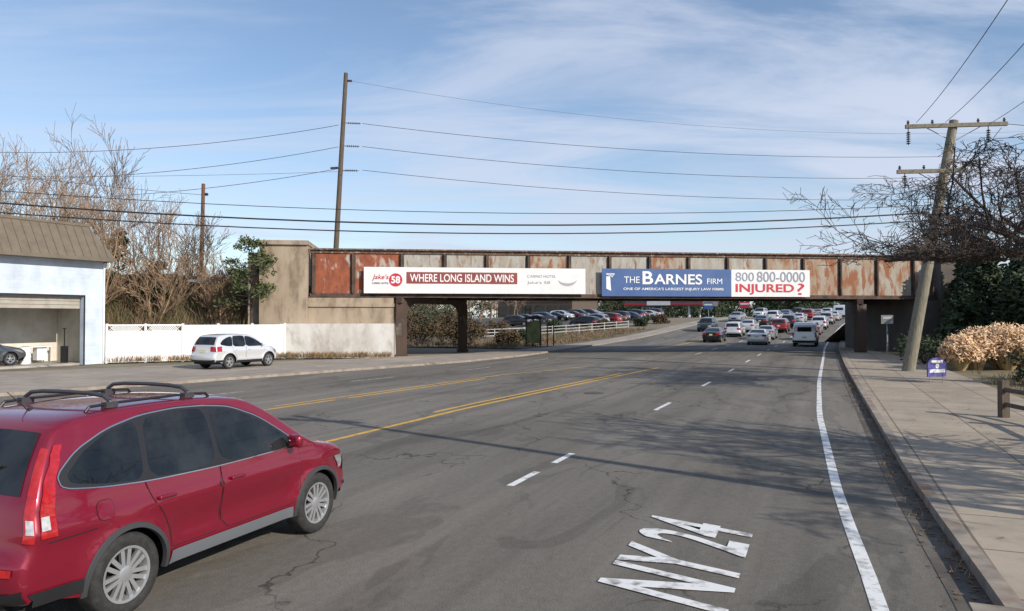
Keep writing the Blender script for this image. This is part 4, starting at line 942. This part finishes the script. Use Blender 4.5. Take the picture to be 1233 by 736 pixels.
wire((L1[0],L1[1],9.5),(RPx(8)-.3,33.6,7.6),1.4,.015)
wire((L1[0],L1[1],11.0),(-20.7,50,10.75),.4,.015)
for z1,z2,sg in [(17.7,18.4,2.0),(15.9,16.6,2.0),(14.05,14.6,1.9)]:
    wire((-11.7,58.2,z1),(62,67,z2),sg,.019)
wire((-12.5,58.1,21.0),(62,67,20.5),2.6,.009)
for z1,z2 in [(17.5,15.6),(15.8,13.4),(14.1,12.0)]: wire((-13.5,57.9,z1),(-50,56,z2),1.3,.020)
wire((-11.9,58.2,14.0),(-60,30,9.4),.8,.012)
for px in (18.2,19.5,21.6):
    wire((px,33.5,11.3),(px-10.8,6.7,10.1),.5,.012,"thin overhead wire running along the pavement")
wire((21.9,33.3,11.2),(60,38,12.5),.8,.016); wire((20.3,33.3,9.3),(60,40,11),.8,.016)
wire((RPx(7)+.2,33.6,7.1),(9.2,6.7,7.6),.5,.016,"thin overhead wire running along the pavement")
# ------------------------------------------------------------------ small street things
wf=thing("rail_fence","low dark weathered wooden post and rail fence beside the pavement","fence",(11.75,17.9,.09),0)
pp=[Vector((0,0,0)),Vector((-.1,-1.9,0)),Vector((-.9,-4.2,0))]
for p in pp:
    mb=MB(); mb.box(p.x-.09,p.x+.09,p.y-.09,p.y+.09,-.1,.88); mb.prism([(p.x-.09,p.y-.09),(p.x+.09,p.y-.09),(p.x+.09,p.y+.09),(p.x-.09,p.y+.09)],.881,.92); mb.obj("post",WOOD,wf)
for a,b in zip(pp[:-1],pp[1:]):
    for z in (.35,.70):
        mb=MB(); dd=b-a; mb.tube(a+dd*.05+Vector((0,0,z)),b-dd*.05+Vector((0,0,z-.02)),.06,.05,6,True); mb.obj("rail",WOOD,wf)
LP=mat("sign_purple",(.10,.09,.32),(.08,.07,.26),scale=3,rough=.5)
ls=thing("lawn_sign","small purple and white arched lawn sign on the pavement edge","sign",(15.6,27.5,.12),.35); ls.scale=(1.25,1.25,1.25)
arc=[(-.36,.18),(.36,.18)]+[(.36*math.cos(math.pi*i/12),.52+.22*math.sin(math.pi*i/12)) for i in range(13)]
MX=Matrix(((1,0,0,0),(0,0,-1,0),(0,1,0,0),(0,0,0,1)))
mb=MB(); mb.prism(arc,-.02,.02,MX); mb.obj("panel",LP,ls)
for zz1,zz2,hw_ in ((.30,.40,.30),(.58,.66,.22)):
    mb=MB(); mb.box(-hw_,hw_,-.0265,-.0205,zz1,zz2); mb.obj("white_field",BNW,ls)
mb=MB(); mb.lathe([(.0,-.0285),(.07,-.0285),(.07,-.027)],20,'y',(0,0,.49)); mb.obj("emblem",BNW,ls)
for x in (-.25,.25):
    mb=MB(); mb.tube((x,0,-.05),(x,0,.19),.012,.012,6,True); mb.obj("leg",STEEL,ls)
sx=P(60,-21.6,.1)
bs=thing("bus_shelter","glass bus shelter with dark frame on the verge beyond the bridge","bus shelter",sx,math.pi/2-A0)
GL2=mat("shelter_glass",(.22,.25,.10),(.12,.14,.08),scale=1.5,rough=.15,spec=.6)
for x in (-1.6,0,1.6):
    for y in (0,1.3):
        mb=MB(); mb.box(x-.04,x+.04,y-.04,y+.04,0,2.3); mb.obj("post",BLACK,bs)
mb=MB(); mb.box(-1.8,1.8,-.15,1.5,2.3,2.42); mb.box(-1.7,1.7,-.05,1.4,2.42,2.55); mb.obj("roof",BLACK,bs)
for a,b in ((-1.55,-.05),(.05,1.55)):
    mb=MB(); mb.box(a,b,1.29,1.31,.3,2.1); mb.obj("pane",GL2,bs)
mb=MB(); mb.box(-1.3,1.3,.85,1.2,.42,.48); mb.obj("bench",WOODB,bs)
mb=MB(); mb.box(-1.62,-1.6,.05,1.25,.3,2.1); mb.obj("advert_panel",GL2,bs)
fpts=[P(74.5+ (99-74.5)*i/12,-37+(37-25.6)*i/12,0) for i in range(13)]
f2=thing("rail_fence","long low dull white rail fence along the lot beyond the bridge","fence",fpts[0])
for p in fpts:
    q=p-fpts[0]; mb=MB(); mb.box(q.x-.06,q.x+.06,q.y-.06,q.y+.06,q.z-.1,q.z+1.2); mb.obj("post",DULLW,f2)
for z in (.35,.72,1.08):
    mb=MB()
    for a,b in zip(fpts[:-1],fpts[1:]): mb.tube(a-fpts[0]+Vector((0,0,z)),b-fpts[0]+Vector((0,0,z)),.055,.055,4)
    mb.obj("rail",DULLW,f2)
DKB=mat("dark_fascia",(.07,.07,.075),(.11,.11,.11),scale=1,rough=.6)
sp_=P(188,-50.5,0)
gs=thing("service_station","service station with dark canopy and thin red stripe beyond the lot","service station",sp_,hdg(150)-math.pi/2)
mb=MB(); mb.box(-10,10,-6,6,2.8,4.3); mb.obj("canopy",DKB,gs)
mb=MB(); mb.box(-10.05,10,-6.06,-6.003,3.1,3.5); mb.box(-10.06,-10.003,-6,6,3.1,3.5); mb.obj("fascia_stripe",mat("fascia_red",(.5,.03,.03),rough=.4),gs)
mb=MB(); mb.box(-4,2,-6.10,-6.065,3.0,4.0); mb.obj("fascia_sign",BNW,gs)
for x in (-6,6):
    for y in (-4,4):
        mb=MB(); mb.box(x-.2,x+.2,y-.2,y+.2,0,2.8); mb.obj("pillar",BNW,gs)
def shop(label,s,t,w,d,h,mt,band):
    r0=thing("shop_building",label,"building",P(s,t,0),hdg(s)+math.pi/2)
    mb=MB(); mb.box(-w/2,w/2,-d/2,d/2,-.5,h); mb.box(-w/2-.1,w/2+.1,-d/2-.1,d/2+.1,h,h+.3); mb.obj("wall",mt,r0)
    n=int(w/3)
    for i in range(n):
        x=-w/2+w*(i+.5)/n; mb=MB(); mb.box(x-1.1,x+1.1,-d/2-.06,-d/2-.003,.5,2.7); mb.obj("window",GLASS,r0)
        mb=MB(); mb.box(x-1.1,x+1.1,d/2+.003,d/2+.06,.5,2.7); mb.obj("window",GLASS,r0)
    mb=MB(); mb.box(-w/2+.3,w/2-.3,-d/2-.2,-d/2-.07,2.9,3.7); mb.obj("fascia",band,r0)
SBR=mat("shop_brick",(.11,.08,.06),(.09,.07,.055),scale=3)
shop("low dark brown commercial building beyond the parking lot",165,-70,20,12,3.6,SBR,DKB)
def roadsign(label,s,t,w,h,z,m,cat="sign"):
    r0=thing("road_sign",label,cat,P(s,t,0),hdg(s)-math.pi/2); mb=MB(); mb.tube((0,0,0),(0,0,z+h),.06,.05,8,True); mb.obj("post",STEEL,r0)
    mb=MB(); mb.box(-w/2,w/2,-.1,-.062,z,z+h); mb.obj("panel",m,r0)
    mb=MB(); mb.box(-w/2+.12,w/2-.12,-.108,-.1025,z+h*.55,z+h*.8); mb.obj("stripe",BNW,r0)
roadsign("blue and white roadside business sign on a steel post",128,-22,1.6,1.1,1.6,BNB)
roadsign("red and white roadside business sign on a steel post",150,-21.5,1.9,1.2,1.8,TXR)
roadsign("white rectangular traffic sign on a steel post",58,4.2,.75,.6,2.1,DULLW)
dr=thing("storm_drain","cast iron storm drain set in the kerb","drain",P(6.55,1.43,0),math.pi/2-A0)
mb=MB(); mb.box(-.65,.65,-.25,.32,.131,.15); mb.obj("lid",KERBR,dr)
mb=MB(); mb.box(-.5,.5,.321,.33,.02,.11); mb.obj("opening",UNDER,dr)
mh=MB(); mh.lathe([(0,.012),(.30,.012),(.34,.010),(.34,0)],28,'z'); o=mh.obj("manhole_cover",mat("cast_iron",(.06,.055,.05),(.09,.08,.07),scale=30,rough=.7,bump=.5),None); o.location=P(24,-7.0,.0); tag(o,"round cast iron manhole cover set in the asphalt","manhole cover")
# ------------------------------------------------------------------ light and sky
SUNV=Vector((.76,-.65,0)).normalized(); EL=math.radians(29)
sd=bpy.data.lights.new("sun",'SUN'); sd.energy=5.0; sd.angle=math.radians(.5); sd.color=(1,.92,.80)
so=bpy.data.objects.new("sun",sd); COL.objects.link(so)
v=Vector((SUNV.x*math.cos(EL),SUNV.y*math.cos(EL),math.sin(EL))); so.rotation_euler=v.to_track_quat('Z','Y').to_euler()
w=bpy.data.worlds.new("World"); SC.world=w; w.use_nodes=True; nt=w.node_tree; N=nt.nodes; L=nt.links
bg=N["Background"]; out=N["World Output"]
sk=N.new("ShaderNodeTexSky"); sk.sky_type='NISHITA'; sk.sun_disc=False; sk.sun_elevation=EL; sk.sun_rotation=math.atan2(SUNV.x,SUNV.y); sk.air_density=1.0; sk.dust_density=.2; sk.ozone_density=2.5
L.new(sk.outputs[0],bg.inputs[0]); bg.inputs[1].default_value=.15
tc=N.new("ShaderNodeTexCoord"); sx_=N.new("ShaderNodeSeparateXYZ"); L.new(tc.outputs["Generated"],sx_.inputs[0])
def mth(op,a,b=None,c=None):
    n=N.new("ShaderNodeMath"); n.operation=op
    for i,q in enumerate((a,b,c)):
        if q is None: continue
        if isinstance(q,(int,float)): n.inputs[i].default_value=q
        else: L.new(q,n.inputs[i])
    return n.outputs[0]
zz=mth('MAXIMUM',mth('ADD',sx_.outputs[2],.10),.03)
cb=N.new("ShaderNodeCombineXYZ"); L.new(mth('DIVIDE',sx_.outputs[0],zz),cb.inputs[0]); L.new(mth('DIVIDE',sx_.outputs[1],zz),cb.inputs[1])
mp=N.new("ShaderNodeMapping"); mp.inputs["Rotation"].default_value=(0,0,math.radians(25)); mp.inputs["Scale"].default_value=(.40,1.0,1); L.new(cb.outputs[0],mp.inputs[0])
n1=N.new("ShaderNodeTexNoise"); n1.inputs["Scale"].default_value=1.25; n1.inputs["Detail"].default_value=10; n1.inputs["Roughness"].default_value=.60; n1.inputs["Distortion"].default_value=.9; L.new(mp.outputs[0],n1.inputs["Vector"])
n2=N.new("ShaderNodeTexNoise"); n2.inputs["Scale"].default_value=.35; n2.inputs["Detail"].default_value=3; L.new(cb.outputs[0],n2.inputs["Vector"])
mr=N.new("ShaderNodeMapRange"); mr.interpolation_type='SMOOTHSTEP'; mr.inputs[1].default_value=.37; mr.inputs[2].default_value=.66; L.new(mth('ADD',n1.outputs[0],mth('MULTIPLY',mth('SUBTRACT',n2.outputs[0],.5),.45)),mr.inputs[0])
side=mth('MULTIPLY_ADD',sx_.outputs[0],.45,.80)
hz=N.new("ShaderNodeMapRange"); hz.inputs[1].default_value=0; hz.inputs[2].default_value=.30; hz.inputs[3].default_value=.42; hz.inputs[4].default_value=.06; L.new(sx_.outputs[2],hz.inputs[0])
fac=mth('MINIMUM',mth('ADD',mth('MULTIPLY',mth('MULTIPLY',mr.outputs[0],side),.78),hz.outputs[0]),.92)
bg2=N.new("ShaderNodeBackground"); bg2.inputs[0].default_value=(.74,.82,1,1); bg2.inputs[1].default_value=.88
ms=N.new("ShaderNodeMixShader"); L.new(fac,ms.inputs[0]); L.new(bg.outputs[0],ms.inputs[1]); L.new(bg2.outputs[0],ms.inputs[2]); L.new(ms.outputs[0],out.inputs[0])
SC.view_settings.view_transform='Standard'; SC.view_settings.look='None'; SC.view_settings.exposure=0
cam=bpy.data.cameras.new("camera"); co=bpy.data.objects.new("camera",cam); COL.objects.link(co); SC.camera=co
cam.lens=36*900/1233; cam.clip_end=6000; cam.clip_start=.1
co.location=(0,0,2.5); co.rotation_euler=(math.radians(90+.955),0,0)
